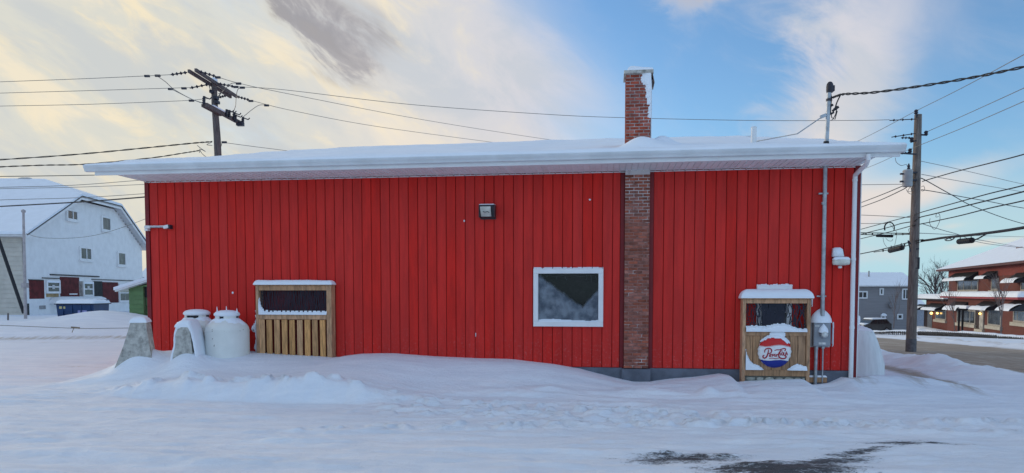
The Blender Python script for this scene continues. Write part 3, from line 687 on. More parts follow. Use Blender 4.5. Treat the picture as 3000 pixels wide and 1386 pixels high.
# downspout
b = MB(); pts = []
for (px, py, v) in [(2544, 452, .90), (2544, 466, .90), (2538, 482, .80), (2506, 512, .14), (2505, 528, .10), (2500, 760, .10), (2496, 960, .10), (2492, 1128, .10)]:
    u, z = S(px, py, v); pts.append((u, -v, z))
b.tube(pts, .036, 8); 
for i in (4, 5, 6): b.lathe([(.042, -.02), (.042, .02)], pts[i], 8)
b.build('downspout', WHITE, shop, smooth='auto')
# ---- chimney
ch = bpy.data.objects.new('chimney', None); COL.objects.link(ch); ch.parent = shop
CZ1 = S(1872, 216, P_V)[1]; CZ0 = 4.05
b = MB(); b.box(P_U0 + .007, P_U1 - .007, -P_V + .008, 0, ZS, ZT + .3); b.build('mortar_bed', MORTAR_PLAIN, ch)
t = NT(MORTAR_PLAIN.node_tree); bs_ = t.n['Principled BSDF']; src_ = bs_.inputs['Base Color'].links[0].from_socket
co_ = t.node('ShaderNodeTexCoord').outputs['Object']; sz0 = t.node('ShaderNodeSeparateXYZ'); t.link(co_, sz0.inputs[0])
lime = t.math('MULTIPLY', t.ss(t.math('ADD', sz0.outputs[2], t.math('MULTIPLY', t.noise(co_, 3.0, 4), .9)), 3.25, 3.85), t.ss(t.noise(co_, 9.0, 4), .30, .5))
t.link(t.mix(lime, src_, (.62, .58, .57)), bs_.inputs['Base Color'])
b = MB(); b.box(P_U0 + .007, P_U1 - .007, -P_V + .008, CH_Y1 - .008, 3.86, CZ1); b.build('mortar_bed', MORTAR, ch)
CR = .0548
def course_cuts(k):
    L = P_U1 - P_U0; st = .155; off = 0 if k % 2 == 0 else -.072
    xs_ = [0]; x = st + off if off else st
    x = .155 if k % 2 == 0 else .078
    while x < L - .03: xs_.append(x); x += st
    xs_.append(L); return xs_
bp = {}
def add_brick(u0, u1, z0, mat):
    key = (round(u1 - u0, 3), mat.name)
    if key not in bp:
        mb = MB(); mb.bbox(0, u1 - u0 - .012, -P_V, .0, 0, CR - .012, .004); bp[key] = mb.build('brick', mat, ch); o = bp[key]; o.location = (u0 + .0045, 0, z0)
    else: o = share(bp[key], 'brick', ch, (u0 + .0045, 0, z0))
    o.location.y = RNG.uniform(-.003, .003); o.rotation_euler.z = RNG.uniform(-.006, .006)
    return o
nlow = int((ZT - .02 - ZS) / CR)
for k in range(nlow):
    z0 = ZS + k * CR; cuts = course_cuts(k)
    for i in range(len(cuts) - 1): add_brick(P_U0 + cuts[i], P_U0 + cuts[i + 1], z0, BRICK_WORN)
k = 0; z0 = CZ0
while z0 + CR < CZ1 + .01:
    cuts = course_cuts(k)
    for i in range(len(cuts) - 1): add_brick(P_U0 + cuts[i], P_U0 + cuts[i + 1], z0, BRICK)
    z0 += CR; k += 1
b = MB(); z0 = CZ0; k = 0
while z0 + CR < CZ1 + .01:
    for (xx0, xx1) in ((P_U0 + .001, P_U0 + .05), (P_U1 - .05, P_U1 - .001)):
        y = .005 + (.07 if k % 2 else 0)
        while y < CH_Y1 - .02: b.box(xx0, xx1, y, min(y + .146, CH_Y1), z0, z0 + CR - .009); y += .155
    for y0, y1 in ((CH_Y1 - .012, CH_Y1 - .001),):
        x = P_U0 + .01 + (.07 if k % 2 else 0)
        while x < P_U1 - .03: b.box(x, min(x + .146, P_U1 - .005), y0, y1, z0, z0 + CR - .009); x += .155
    z0 += CR; k += 1
b.build('side_bricks', BRICK, ch, kind='stuff')
b = MB(); b.bbox(P_U0 - .03, P_U1 + .035, -P_V - .05, CH_Y1 + .05, CZ1, CZ1 + .055, .012); b.build('cap', CONCRETE, ch)
b = MB(); b.box(P_U1 + .004, P_U1 + .012, -P_V + .02, CH_Y1, CZ1 - .0, CZ1 + .02); b.add([(P_U1 + .012, -P_V - .04, CZ1 + .03), (P_U1 + .012, CH_Y1, CZ1 + .03), (P_U1 + .055, -P_V - .02, CZ1 - .16), (P_U1 + .055, CH_Y1, CZ1 - .16), (P_U1 + .002, -P_V - .04, CZ1 + .03), (P_U1 + .002, CH_Y1, CZ1 + .03), (P_U1 + .045, -P_V - .02, CZ1 - .16), (P_U1 + .045, CH_Y1, CZ1 - .16)], [(0, 1, 3, 2), (4, 6, 7, 5), (0, 2, 6, 4), (1, 5, 7, 3), (2, 3, 7, 6)])
b.build('flashing', M('rusted_flashing', (.22, .17, .15), .7, .25, 9), ch)
b = MB(); snow_cap(b, P_U0 + .03, P_U1 + .03, -P_V - .04, CH_Y1 + .04, CZ1 + .05, .075, r=.07, seed=3, amp=.5); b.build('cap_snow', SNOW, ch, smooth=True)
b = MB()
def csn(Uu, Zz):
    t_ = (Zz - (CZ1 - .76)) / .76; wv = .03 + .11 * t_ ** 1.6 + .03 * np.exp(-((t_ - .85) / .12) ** 2)
    return (wv + .06 * fbm(Uu * 22, Zz * 24, 4, 4) + .012 * np.sign(np.sin(Zz * 57)) - (P_U1 - Uu)) * 3 * (t_ > 0) * (Uu < P_U1)
snow_patch(b, SHOP, P_U0, P_U1, CZ1 - .8, CZ1 - .005, -P_V - .003, .03, csn, .012)
def csn2(Uu, Zz): return (fbm(Uu * 14, Zz * 30, 14, 4) - .50) * (Zz < CZ1 - .6) * (Zz > CZ1 - 1.05)
b.build('plastered_snow', SNOW, ch, smooth=True)
b = MB(); b.box(P_U1 + .002, P_U1 + .014, -P_V + .03, .05, CZ0 + .05, CZ1 - .1); b.build('side_snow', SNOW, ch)
# roof vent pipe
vu, vz = S(2208, 412, -.6); b = MB(); vz2 = S(2208, 373, -.6)[1]
b.lathe([(.048, -.3), (.048, vz2 - vz - .02), (.055, vz2 - vz), (.03, vz2 - vz + .012)], (vu, .6, vz), 14); b.build('vent_pipe', WHITE_VINYL, shop, smooth='auto')
# snow specks stuck on the siding
b = MB()
for (px, py, a, c) in [(682, 858, 4, 4), (1360, 647, 3, 3), (1394, 981, 1.5, 6), (1728, 585, 4, 2)]:
    u, z = S(px, py, .02); snow_patch(b, SHOP, u - .03, u + .03, z - .05, z + .05, -.024, .012, lambda Uu, Zz, u=u, z=z, a=a, c=c: .5 * (1 - ((Uu - u) / (a * .004)) ** 2 - ((Zz - z) / (c * .005)) ** 2), .006)
for (px, py, hh) in [(2379, 880, .10), (2440, 985, .17), (2441, 955, .06)]:
    u, z = S(px, py, .02); snow_patch(b, SHOP, u - .03, u + .03, z - hh - .02, z + hh + .02, -.024, .02, lambda Uu, Zz, u=u, z=z, hh=hh: .5 * (1 - ((Uu - u) / .011) ** 2 - ((Zz - z) / hh) ** 4) + .15 * fbm(Uu * 60, Zz * 25, 3, 2), .007)
b.build('stuck_snow', SNOW, shop, smooth=True)

# ================================================================== THINGS ON AND BY THE SHOP WALL
def on(px, py, v=0.0): return S(px, py, v)
# floodlight over the wall
u, z = on(1428, 620, .1); off = (u, 0, z)
th = thing('wall_floodlight', 'dark boxy floodlight with pale lens high on the red wall', 'light', SHOP, off)
b = MB(); x0, x1 = u - .125, u + .13; za, zb = z - .10, z + .10
b.add([(x0, -.20, zb), (x1, -.20, zb), (x1, -.02, zb + .015), (x0, -.02, zb + .015), (x0, -.10, za), (x1, -.10, za), (x1, -.02, za - .02), (x0, -.02, za - .02), (x0, -.215, zb - .03), (x1, -.215, zb - .03)],
      [(0, 1, 2, 3), (8, 9, 1, 0), (4, 5, 9, 8), (7, 6, 5, 4), (3, 2, 6, 7), (0, 3, 7, 4, 8), (1, 9, 5, 6, 2)])
b.box(x0 - .012, x0, -.21, -.02, za - .01, zb + .01); b.box(x1, x1 + .012, -.21, -.02, za - .01, zb + .01)
b.box(x0 - .012, x1 + .012, -.035, -.022, za - .03, zb + .02)
b.build('housing', M('bronze_enamel', (.035, .033, .04), .4, .1, 6), th, off=off)
b = MB(); n = 6
Xl, Tl = np.meshgrid(np.linspace(x0 + .015, x1 - .055, 8), np.linspace(0, 1, 6))
b.grid(Xl, -.226 - .018 * np.sin(Tl * math.pi) + .108 * (1 - Tl), za + .012 + Tl * .165); b.build('lens', M('ribbed_lens', (.62, .62, .56), .25, .12, 9), th, smooth=True, off=off)
b = MB(); snow_cap(b, x0 - .012, x1 + .012, -.21, -.03, zb + .006, .022, r=.02, seed=5, nx=12, ny=6, amp=.4); b.build('snow', SNOW, th, smooth=True, off=off)
b = MB(); b.tube([(u - .06, -.215, z - .01), (u - .02, -.226, z - .025), (u + .02, -.225, z - .012), (u + .05, -.22, z - .03)], .006, 5); b.build('wire', WIRE, th, off=off); b = MB(); b.tube([(u - .05, -.12, za - .01), (u - .048, -.12, za - .05)], .006, 5); b.build('wire', WIRE, th, off=off)
# arm bracket on the corner
u, z = on(462, 665, .08); off = (u, 0, z)
th = thing('wall_bracket', 'white metal arm bracket fixed near the corner of the red wall', 'bracket', SHOP, off)
ua, _ = on(429, 664, .08); ub, _ = on(492, 666, .08)
b = MB(); b.tube([(ua, -.08, z), (ub, -.08, z)], .017, 8); b.build('arm', GALV, th, smooth='auto', off=off)
b = MB(); b.lathe([(.03, -.05), (.034, -.03), (.03, .05), (.02, .06)], (ua + .02, -.08, z), 10, 'x'); b.box(ua - .03, ua + .03, -.1, .03, z - .07, z - .035); b.build('clamp', WHITE, th, off=off)
b = MB(); b.obox((ub - .02, -.085, z), (1, 0, .2), (0, 1, 0), (-.2, 0, 1), .05, .04, .028); b.build('lamp_head', WHITE, th, off=off)
b = MB(); b.box(ub + .015, ub + .06, -.12, -.02, z - .04, z + .035); b.build('mount', HARD, th, off=off)
b = MB(); snow_cap(b, ua, ub, -.098, -.062, z + .008, .018, r=.02, seed=2, nx=14, ny=5); b.build('snow', SNOW, th, smooth=True, off=off)

# low netted surround with vertical slats (left half of the wall)
def zig(mb, x0, x1, z0, z1, y, n, wob, w_, seed, link=.0, lsl=.3):
    rr = np.random.default_rng(seed); m = 9
    for k in range(n):
        xk = x0 + (x1 - x0) * (k + .5) / n; ph = rr.uniform(0, 6.28); pts_ = []
        for j in range(m):
            tt = j / (m - 1); xx = xk + wob * math.sin(ph + tt * rr.uniform(5, 9)) + rr.uniform(-.3, .3) * wob
            pts_.append((min(max(xx, x0), x1), z0 + (z1 - z0) * tt))
        ww = w_ * rr.uniform(.7, 1.5)
        vs = [(p[0] - ww, y, p[1]) for p in pts_] + [(p[0] + ww, y - .004, p[1]) for p in pts_]
        mb.add(vs, [(j, j + m, j + m + 1, j + 1) for j in range(m - 1)])
        if link and rr.random() < link * 3:
            for q in range(rr.integers(1, 4)):
                zq = rr.uniform(z0, z1); dxq = (x1 - x0) / n
                mb.add([(xk, y - .005, zq), (xk + dxq, y - .005, zq + lsl * dxq), (xk + dxq, y - .005, zq + lsl * dxq + w_ * 2.2), (xk, y - .005, zq + w_ * 2.2)], [(0, 1, 2, 3)])
EV1 = .20
ux0, ztp = on(749, 837, EV1); ux1, _ = on(971, 837, EV1); zm1 = on(860, 922, EV1)[1]; zm0 = on(860, 936, EV1)[1]; zh0 = on(860, 851, EV1)[1]
off = (ux0, 0, .4)
th = thing('slatted_surround', 'wooden surround with nine upright slats under a dark netted opening', 'wooden surround', SHOP, off)
yF = -EV1
b = MB(); b.bbox(ux0, ux0 + .055, yF - .012, -.03, .2, ztp, .004); b.build('post', WOOD_F, th, off=off, label='narrow weathered post on the snowy side')
b = MB(); b.bbox(ux1 - .095, ux1, yF - .012, -.03, .2, ztp, .004); b.build('post', WOOD_F, th, off=off, label='broad post beside the bare wall')
b = MB(); b.bbox(ux0 + .055, ux1 - .095, yF, -.03, zh0, ztp - .002, .004); b.build('top_rail', WOOD_F, th, off=off)
b = MB(); b.bbox(ux0 + .055, ux1 - .095, yF - .005, -.10, zm0, zm1, .004); b.build('middle_rail', WOOD_F, th, off=off)
b = MB(); b.box(ux0 - .02, ux1 + .01, yF - .02, -.026, ztp, ztp + .018); b.build('top_board', WOOD_F, th, off=off)
sl0 = on(759, 980, EV1)[0]; pitch = (on(937, 980, EV1)[0] - sl0) / 8
b = MB(); b.bbox(0, .103, yF + .004, yF + .03, .2, zm0 - .001, .004); s0 = b.build('slat', WOOD, th, off=(0, 0, off[2])); s0.location = (sl0 - off[0], 0, 0)
for k in range(1, 9):
    o = share(s0, 'slat', th, (sl0 - off[0] + k * pitch, RNG.uniform(-.004, .004), RNG.uniform(-.01, 0)), (0, RNG.uniform(-.006, .006), 0))
b = MB(); b.box(ux0 + .06, ux1 - .10, -.05, -.03, .2, zm0); b.build('backing', RED_DARK, th, off=off)
b = MB(); b.box(ux0 + .06, ux1 - .10, -.035, -.028, zm1 + .01, zh0); b.build('backing', M('dark_screen', (.13, .022, .03), .8, .2, 6), th, off=off, label='dark screen behind the netting')
b = MB(); zig(b, ux0 + .07, ux1 - .1, zm1, zh0, yF + .03, 64, .010, .0055, 3, .3); b.build('netting', NET, th, off=off)
b = MB(); snow_cap(b, ux0 - .035, ux1 + .02, yF - .04, -.02, ztp + .016, .085, r=.075, seed=11, nx=36, ny=10, amp=.18); b.build('top_snow', SNOW, th, smooth=True, off=off)
b = MB()
def nsn(Uu, Zz):
    left = .20 * np.exp(-(Uu - ux0 - .05) / .035)
    return (.055 + .022 * np.sign(np.sin(Uu * 75)) * (np.abs(fbm(Uu * 12, Uu * 0, 3, 2)) + .2) + left * 1.6 - (Zz - zm1)) * 6
snow_patch(b, SHOP, ux0 + .058, ux1 - .098, zm1, zh0 - .06, yF + .012, .04, nsn, .012); b.build('rail_snow', SNOW, th, smooth=True, off=off)
b = MB()
def gsn(Uu, Zz): return (.4 - np.abs((Uu - ux0 + .05 - .02 * np.sin(Zz * 17)) / .05) * (.3 + .7 * np.abs(Zz - .95) / .45) + .5 * fbm(Uu * 40, Zz * 14, 5, 3)) * (Zz < 1.32)
snow_patch(b, SHOP, ux0 - .13, ux0 + .004, .45, 1.34, -.05, .09, gsn, .012); b.build('side_snow', SNOW, th, smooth=True, off=off)

# two propane tanks
def tank(label, px, pl, pr, ptop, pcol, v, colw, side, zb=.25):
    uc, zc = on(px, ptop, v); r = (on(pr, 1000, v)[0] - on(pl, 1000, v)[0]) / 2; off = (uc, -v, zb)
    th = thing('propane_tank', label, 'propane tank', SHOP, off, 'propane tanks by the wall')
    b = MB(); zs = zc; hd = r * .62
    prof = [(r * .8, 0), (r * .97, .04), (r, .08), (r, zs - hd - zb)] + [(r * math.cos(a), zs - hd - zb + hd * math.sin(a)) for a in np.linspace(.12, 1.5, 9)]
    b.lathe(prof, off, 36); b.build('body', TANK, th, smooth=True, off=off)
    b = MB(); b.lathe([(r + .004, -.008), (r + .004, .008)], (uc, -v, zs - hd * 1.05), 36); b.build('weld_seam', TANK, th, off=off)
    b = MB(); rc = colw / 2; zc0 = zs - .05; zc1 = on(px, pcol, v)[1]
    n = 30
    for a0, a1 in side:
        pts_ = []; vs = []; m = 10
        for k in range(m + 1):
            a = a0 + (a1 - a0) * k / m
            for rr_, zz_ in ((rc, zc0), (rc, zc1), (rc - .012, zc1), (rc - .012, zc0)): vs.append((uc + rr_ * math.cos(a), -v + rr_ * math.sin(a), zz_))
        fs = [(k * 4 + i, k * 4 + (i + 1) % 4, k * 4 + 4 + (i + 1) % 4, k * 4 + 4 + i) for k in range(m) for i in range(4)]; b.add(vs, fs)
    b.build('collar', TANK, th, off=off)
    b = MB(); b.lathe([(.05, 0), (.05, .07), (.03, .11), (.02, .15)], (uc, -v, zc0 - .01), 10); b.lathe([(rc * .93, 0), (rc * .96, zc1 - zc0 + .015)], (uc, -v, zc0), 20); b.build('valve', BLACK, th, off=off)
    b = MB(); lidz = zc1 + .012
    b.lathe([(rc * 1.0, -.02), (rc * 1.12, .0), (rc * 1.1, .03), (rc * .9, .065), (rc * .5, .085), (.01, .09)], (uc, -v, lidz), 24); b.build('lid_snow', SNOW, th, smooth=True, off=off)
    # snow settled on the tank's shoulders
    b = MB(); Ag, Bg = np.meshgrid(np.linspace(-math.pi, math.pi, 49), np.linspace(.38, 1.42, 12)); rr_ = r * np.cos(Bg); e = .022 * np.clip((Bg - .62 - .5 * fbm(Ag * 1.7, Bg * 2.2, 7, 4)) * 2.6, 0, 1)
    b.grid(uc + (rr_ + e * np.cos(Bg)) * np.cos(Ag), -v + (rr_ + e * np.cos(Bg)) * np.sin(Ag), zs - hd + hd * np.sin(Bg) + e * np.sin(Bg) * 1.2 + (e > .001) * .003 - .005); b.build('shoulder_snow', SNOW, th, smooth=True, off=off)
    return th, uc, zs, lidz
RUST = M('rust_mark', (.12, .075, .045), .8, .3, 20)
th, uc, zs, lz = tank('wide white tank with snow-capped collar beside the slatted surround', 665, 607, 722, 930, 925, .55, .40, [(-2.9, -1.75), (-1.35, -.2), (.3, 2.8)])
b = MB()
for (du, h_) in ((-.19, .13), (-.01, .14), (.19, .10)): b.tube([(uc + du, -.55, lz + .02), (uc + du + .004, -.55, lz + .07), (uc + du, -.55, lz + h_ + .02)], [.016, .013, .004], 6)
b.build('snow_spikes', SNOW, th, off=(uc, -.55, .25), kind='stuff'); b = MB(); rt_ = (on(722, 1000, .55)[0] - on(607, 1000, .55)[0]) / 2
for (px, py, hx, hz_) in ((627.5, 971, .009, .018), (628.6, 992, .008, .012), (634, 1012, .008, .018), (628, 965, .006, .008), (692, 971, .010, .008), (711, 968, .008, .009), (661, 972, .007, .006)):
    q_, z_ = on(px, py, .55 + rt_ * .8); q_ = max(-rt_ * .96, min(rt_ * .96, q_ - uc)); y_ = -.55 - math.sqrt(rt_ ** 2 - q_ ** 2) - .003; b.add([(uc + q_ - hx, y_ + .004, z_ - hz_), (uc + q_ + hx * .6, y_, z_ - hz_ * .6), (uc + q_ + hx, y_ + .002, z_ + hz_), (uc + q_ - hx * .3, y_, z_ + hz_ * .7)], [(0, 1, 2, 3)])
b.build('rust_marks', RUST, th, off=(uc, -.55, .25), kind='stuff')
tank('narrower white tank mostly hidden by the snowy barrier and the wide tank', 577, 528, 626, 925, 922, .36, .42, [(-2.9, -2.0), (-.9, -.2), (.3, 2.8)])

# concrete barriers, end-on
def barrier(label, pts, v, length, yaw, capseed, zb):
    (tl, tr, ty), (bl, br, by) = pts
    u0, z1 = on(tl, ty, v); u1, _ = on(tr, ty, v); ub0, z0 = on(bl, by, v); ub1, _ = on(br, by, v); uc = (u0 + u1) / 2
    k = (z0 - zb) / (z1 - z0); ub0 -= (u0 - ub0) * k; ub1 += (ub1 - u1) * k
    off = (uc, -v, zb); th = thing('concrete_barrier', label, 'concrete barrier', SHOP, off, 'concrete barriers at the shop corner'); th.rotation_euler.z += yaw
    prof = [(ub0 - uc, zb), (ub1 - uc, zb), (u1 - uc + (ub1 - u1) * .32, zb + (z1 - zb) * .62), (u1 - uc, z1), (u0 - uc, z1), (u0 - uc + (ub0 - u0) * .32, zb + (z1 - zb) * .62)]
    b = MB(); b.prism([(x, z - zb) for x, z in prof], 0, length); b.build('block', CONCRETE, th)
    b = MB(); w_ = u1 - u0; snow_cap(b, u0 - uc - .02, u1 - uc + .02, -.015, length, z1 - zb - .01, .105, r=.12, seed=capseed, nx=16, ny=20, amp=.25); b.build('cap_snow', SNOW, th, smooth=True)
    return th, uc, u0, u1, z1, zb, prof
barrier('bare-faced concrete barrier standing clear of the wall corner', ((386, 423, 944), (359, 437, 1034)), 1.15, .40, .40, 3, .05)
bt, uc, u0, u1, z1, zb, prof = barrier('snow-plastered concrete barrier in front of the propane tanks', ((517, 553, 957), (511, 560, 1022)), 1.25, .50, .22, 9, .2)
# wind-packed snow mantle hugging the second barrier's sides and top
zt_ = z1 - zb; sec = [(prof[0][0] - .10, 0), (prof[0][0] - .03, zt_ * .25), (u0 - uc - .055, zt_ * .62), (u0 - uc - .045, zt_ * .9), (u0 - uc + .01, zt_ + .07), ((u0 + u1) / 2 - uc, zt_ + .12), (u1 - uc - .0, zt_ + .10), (u1 - uc + .055, zt_ * .92), (u1 - uc + .10, zt_ * .66), (prof[1][0] + .09, zt_ * .22), (prof[1][0] + .17, 0)]
sx = np.interp(np.linspace(0, 10, 41), range(11), [p[0] for p in sec]); sz_ = np.interp(np.linspace(0, 10, 41), range(11), [p[1] for p in sec])
mid = np.array([(u0 + u1) / 2 - uc, zt_ * .5]); ysr = np.array([.004, -.012, -.01, .04, .16, .3, .45, .55, .6]); sc_ = np.array([.78, .84, .93, 1.0, 1.02, 1.02, 1.0, .9, .5])
GX = mid[0] + np.outer(sc_, sx - mid[0]); GZ = np.where(sz_[None, :] > mid[1], mid[1] + np.outer(sc_, sz_ - mid[1]), sz_[None, :] + 0 * sc_[:, None]); GY = np.repeat(ysr[:, None], 41, 1)
GX = GX + .012 * fbm(GZ * 9, GY * 9, 3, 3); GY = GY + .02 * fbm(GZ * 8, GX * 8, 6, 3)
b = MB(); b.grid(GX, GY, GZ); b.build('side_snow', SNOW, bt, smooth=True)

# planked surround with the round bottle-cap sign
EV2 = .22; yF = -EV2
ux0, ztp = on(2176, 876, EV2); ux1, _ = on(2376, 876, EV2); zh0 = on(2270, 889, EV2)[1]; zm1 = on(2270, 972, EV2)[1]; zm0 = on(2270, 984, EV2)[1]; zr1 = on(2270, 1084, EV2)[1]; zr0 = on(2270, 1102, EV2)[1]
off = (ux0, 0, 0)
th = thing('planked_surround', 'aged wooden surround with netted window and upright planks on a stone base', 'wooden surround', SHOP, off)
b = MB(); b.bbox(ux0, ux0 + .055, yF - .012, -.03, -.1, ztp, .004); p0 = b.build('post', WOOD_F, th, off=off)
share(p0, 'post', th, (ux1 - ux0 - .055, 0, 0))
b = MB(); b.bbox(ux0 + .055, ux1 - .055, yF, -.03, zh0, ztp - .001, .004); b.build('top_rail', WOOD_F, th, off=off)
b = MB(); b.bbox(ux0 + .055, ux1 - .055, yF - .004, -.10, zm0, zm1, .004); b.build('middle_rail', WOOD_F, th, off=off)
b = MB(); b.bbox(ux0 + .055, ux1 - .055, yF - .006, -.10, zr0, zr1, .004); b.build('bottom_rail', WOOD_OLD, th, off=off)
b = MB(); b.box(ux0 - .03, ux1 + .03, yF - .04, -.026, ztp, ztp + .016); b.build('top_board', WOOD_F, th, off=off)
pl = [on(x, 1030, EV2)[0] for x in (2183, 2206, 2229, 2262, 2292, 2315, 2338, 2361, 2368)]
for k in range(len(pl) - 1):
    b = MB(); b.bbox(0, pl[k + 1] - pl[k] - .006, yF + .012, yF + .035, zr1 - .002, zm0 + .002, .004); o = b.build('plank', WOOD_OLD, th, off=(0, 0, 0)); o.location = (pl[k] - off[0], RNG.uniform(-.003, .003), 0)
b = MB(); b.box(ux0 + .05, ux1 - .05, yF + .05, yF + .07, zr0, zm0); b.build('backing', BLACK, th, off=off)
# stone base
STONE = M('base_stone', (.42, .42, .36), .85, .25, 7, .5, 30, objvar=.18, col2=(.24, .25, .22), c2scale=9, c2lo=.5, c2hi=.72)
b = MB(); b.box(ux0 + .055, ux1 - .055, yF + .03, -.1, -.2, zr0 - .002); b.build('mortar', M('base_mortar', (.17, .17, .15), .9), th, off=off)
zz = zr0 - .012
for row in range(3):
    x = ux0 + .06 + (.0 if row % 2 else -.0); hgt = (.085, .075, .09)[row]
    while x < ux1 - .07:
        w_ = min(RNG.uniform(.10, .2), ux1 - .058 - x)
        b = MB(); n = 9; poly = []
        for k in range(n):
            a = 2 * math.pi * k / n; rx = w_ / 2 - .006; rz = hgt / 2 - .005; rr_ = 1 / max(abs(math.cos(a)) ** 3 + abs(math.sin(a)) ** 3, .1) ** (1 / 3) * RNG.uniform(.88, 1.0)
            poly.append((rx * rr_ * math.cos(a), rz * rr_ * math.sin(a)))
        vs = [(p[0], .02, p[1]) for p in poly] + [(p[0], -.012, p[1]) for p in poly] + [(p[0] * .72, -.03, p[1] * .72) for p in poly]
        fs = [tuple(2 * n + k for k in range(n))] + [(k, (k + 1) % n, n + (k + 1) % n, n + k) for k in range(n)] + [(n + k, n + (k + 1) % n, 2 * n + (k + 1) % n, 2 * n + k) for k in range(n)]
        b.add(vs, fs); o = b.build('stone', STONE, th, smooth='auto'); o.location = (x + w_ / 2 - off[0], yF + .02, zz - hgt / 2)
        x += w_
    zz -= hgt
b = MB(); zig(b, ux0 + .058, ux1 - .058, zm1, zh0, yF + .035, 30, .024, .0075, 8, .35); 
ma, mc = on(2236, 930, EV2)[0], on(2296, 930, EV2)[0]; zig(b, ma, mc, zm1, zh0, yF + .03, 24, .012, .011, 9, .3); b.build('netting', NET, th, off=off)
b = MB(); snow_cap(b, ux0 - .035, ux1 + .04, yF - .055, -.02, ztp + .014, .155, r=.135, seed=21, nx=36, ny=12, amp=.08); b.build('top_snow', SNOW, th, smooth=True, off=off)
b = MB()
def nsn(Uu, Zz): return (.085 + .05 * np.exp(-((Uu - (ux0 + ux1) / 2 - .06) / .16) ** 2) - .03 * sst(ux1 - .35, ux1 - .2, Uu) + .035 * fbm(Uu * 26, Zz * 4, 13, 3) - (Zz - zm1)) * 6
snow_patch(b, SHOP, ux0 + .057, ux1 - .057, zm1, zm1 + .2, yF + .01, .05, nsn, .012)
b.build('rail_snow', SNOW, th, smooth=True, off=off)
b = MB()
def lsn(Uu, Zz):
    e = np.minimum(Uu - ux0 - .05, ux1 - .05 - Uu)
    return (.035 + .06 * np.exp(-np.abs(Uu - ux1 + .2) / .2) + .22 * np.exp(-(Uu - ux0 - .055) / .05) + .09 * np.exp(-(Uu - ux0 - .055) / .25) + .02 * fbm(Uu * 14, Uu * 0, 3, 3) - .15 * np.exp(-((Uu - (ux0 + ux1) / 2 + .01) / .2) ** 2) - (Zz - zr1)) * 6
um_ = (ux0 + ux1) / 2; snow_patch(b, SHOP, ux0 + .057, um_ - .03, zr1, zr1 + .34, yF - .004, .045, lsn, .012); b.build('ledge_snow', SNOW, th, smooth=True, off=off)
b = MB(); snow_patch(b, SHOP, um_ + .02, ux1 - .057, zr1, zr1 + .34, yF - .004, .045, lsn, .012); b.build('ledge_snow', SNOW, th, smooth=True, off=off)
b = MB()
def ssn(Uu, Zz): return (.10 + .09 * np.abs(fbm(Uu * 7 + 2, Uu * 0, 33, 2)) + .04 * fbm(Uu * 20, Uu * 0, 3, 3) - (Zz + .02)) * 5
snow_patch(b, SHOP, ux0 + .057, ux1 - .057, -.05, .22, yF - .02, .05, ssn, .012); b.build('base_snow', SNOW, th, smooth=True, off=off)

# bottle-cap sign
SV = EV2 + .012; su, sz = on(2269, 1030, SV); SR = (on(2319.5, 1030, SV)[0] - on(2219.5, 1030, SV)[0]) / 2; off = (su, -SV, sz)
sg = thing('bottle_cap_sign', 'round red, white and blue bottle-cap sign with crimson script on planks', 'sign', SHOP, off)
SW = M('sign_white', (.80, .80, .80), .25, .03, 4); SRED = M('sign_red', (.62, .012, .012), .25, .05, 4); SBLUE = M('sign_blue', (.012, .028, .26), .25, .05, 4); SCRIM = M('sign_crimson', (.36, .008, .03), .3, .05, 4)
NC = 21 * 6; b = MB(); rings = []
def cap_r(a, t_): return SR * (1 - .035 * t_ * (.5 - .5 * math.cos(a * 21)))
rad = [(0, -.075), (.35, -.073), (.7, -.064), (.84, -.052), (.93, -.034), (1.0, -.002), (1.0, .008)]
vs = []
for (q, y) in rad:
    for k in range(NC): a = 2 * math.pi * k / NC; r_ = cap_r(a, max(0, (q - .8) / .2)) * q; vs.append((r_ * math.cos(a), y, r_ * math.sin(a)))
fs = [(i * NC + k, i * NC + (k + 1) % NC, (i + 1) * NC + (k + 1) % NC, (i + 1) * NC + k) for i in range(len(rad) - 1) for k in range(NC)]
b.add(vs, fs); b.build('cap_disc', SW, sg, smooth=True)
def cap_y(x, z):
    q = math.hypot(x, z) / SR; return np.interp(q, [r_[0] for r_ in rad], [r_[1] for r_ in rad])
Z7 = lambda X7, Y7: (on(2160 + X7 / 3.841, 820 + Y7 / 3.841, SV + .06)[0] - su, on(2160 + X7 / 3.841, 820 + Y7 / 3.841, SV + .06)[1] - sz)
def fill(name, mat, top, bot, lift):
    """painted band between two curves (functions of x), clipped to the cap"""
    mb = MB(); xs_ = np.linspace(-SR * .985, SR * .985, 44); rows = 8; V = []; ok = []
    for x in xs_:
        a_ = math.sqrt(max(0, (SR * .985) ** 2 - x * x)); lo = max(-a_, bot(x)); hi = min(a_, top(x)); hi = max(hi, lo)
        for j in range(rows): zz_ = lo + (hi - lo) * j / (rows - 1); V.append((x, cap_y(x, zz_) - lift, zz_))
        ok.append(hi - lo > 1e-4)
    F_ = [(i * rows + j, (i + 1) * rows + j, (i + 1) * rows + j + 1, i * rows + j + 1) for i in range(len(xs_) - 1) for j in range(rows - 1) if ok[i] or ok[i + 1]]
    mb.add(V, F_); mb.build(name, mat, sg, smooth=True)
def curve7(pts_):
    q = sorted(Z7(*p) for p in pts_); xa_ = [p[0] for p in q]; za_ = [p[1] for p in q]
    return lambda x: float(np.interp(x, xa_, za_))
red_lo = curve7([(225, 730), (262, 741), (320, 748), (370, 744), (420, 734), (470, 730), (520, 734), (585, 750), (620, 760)])
blue_hi = curve7([(228, 884), (245, 897), (300, 906), (360, 910), (430, 903), (490, 901), (540, 908), (590, 922), (620, 926)])
fill('red_band', SRED, lambda x: 9, red_lo, .0035); fill('blue_band', SBLUE, blue_hi, lambda x: -9, .0035)
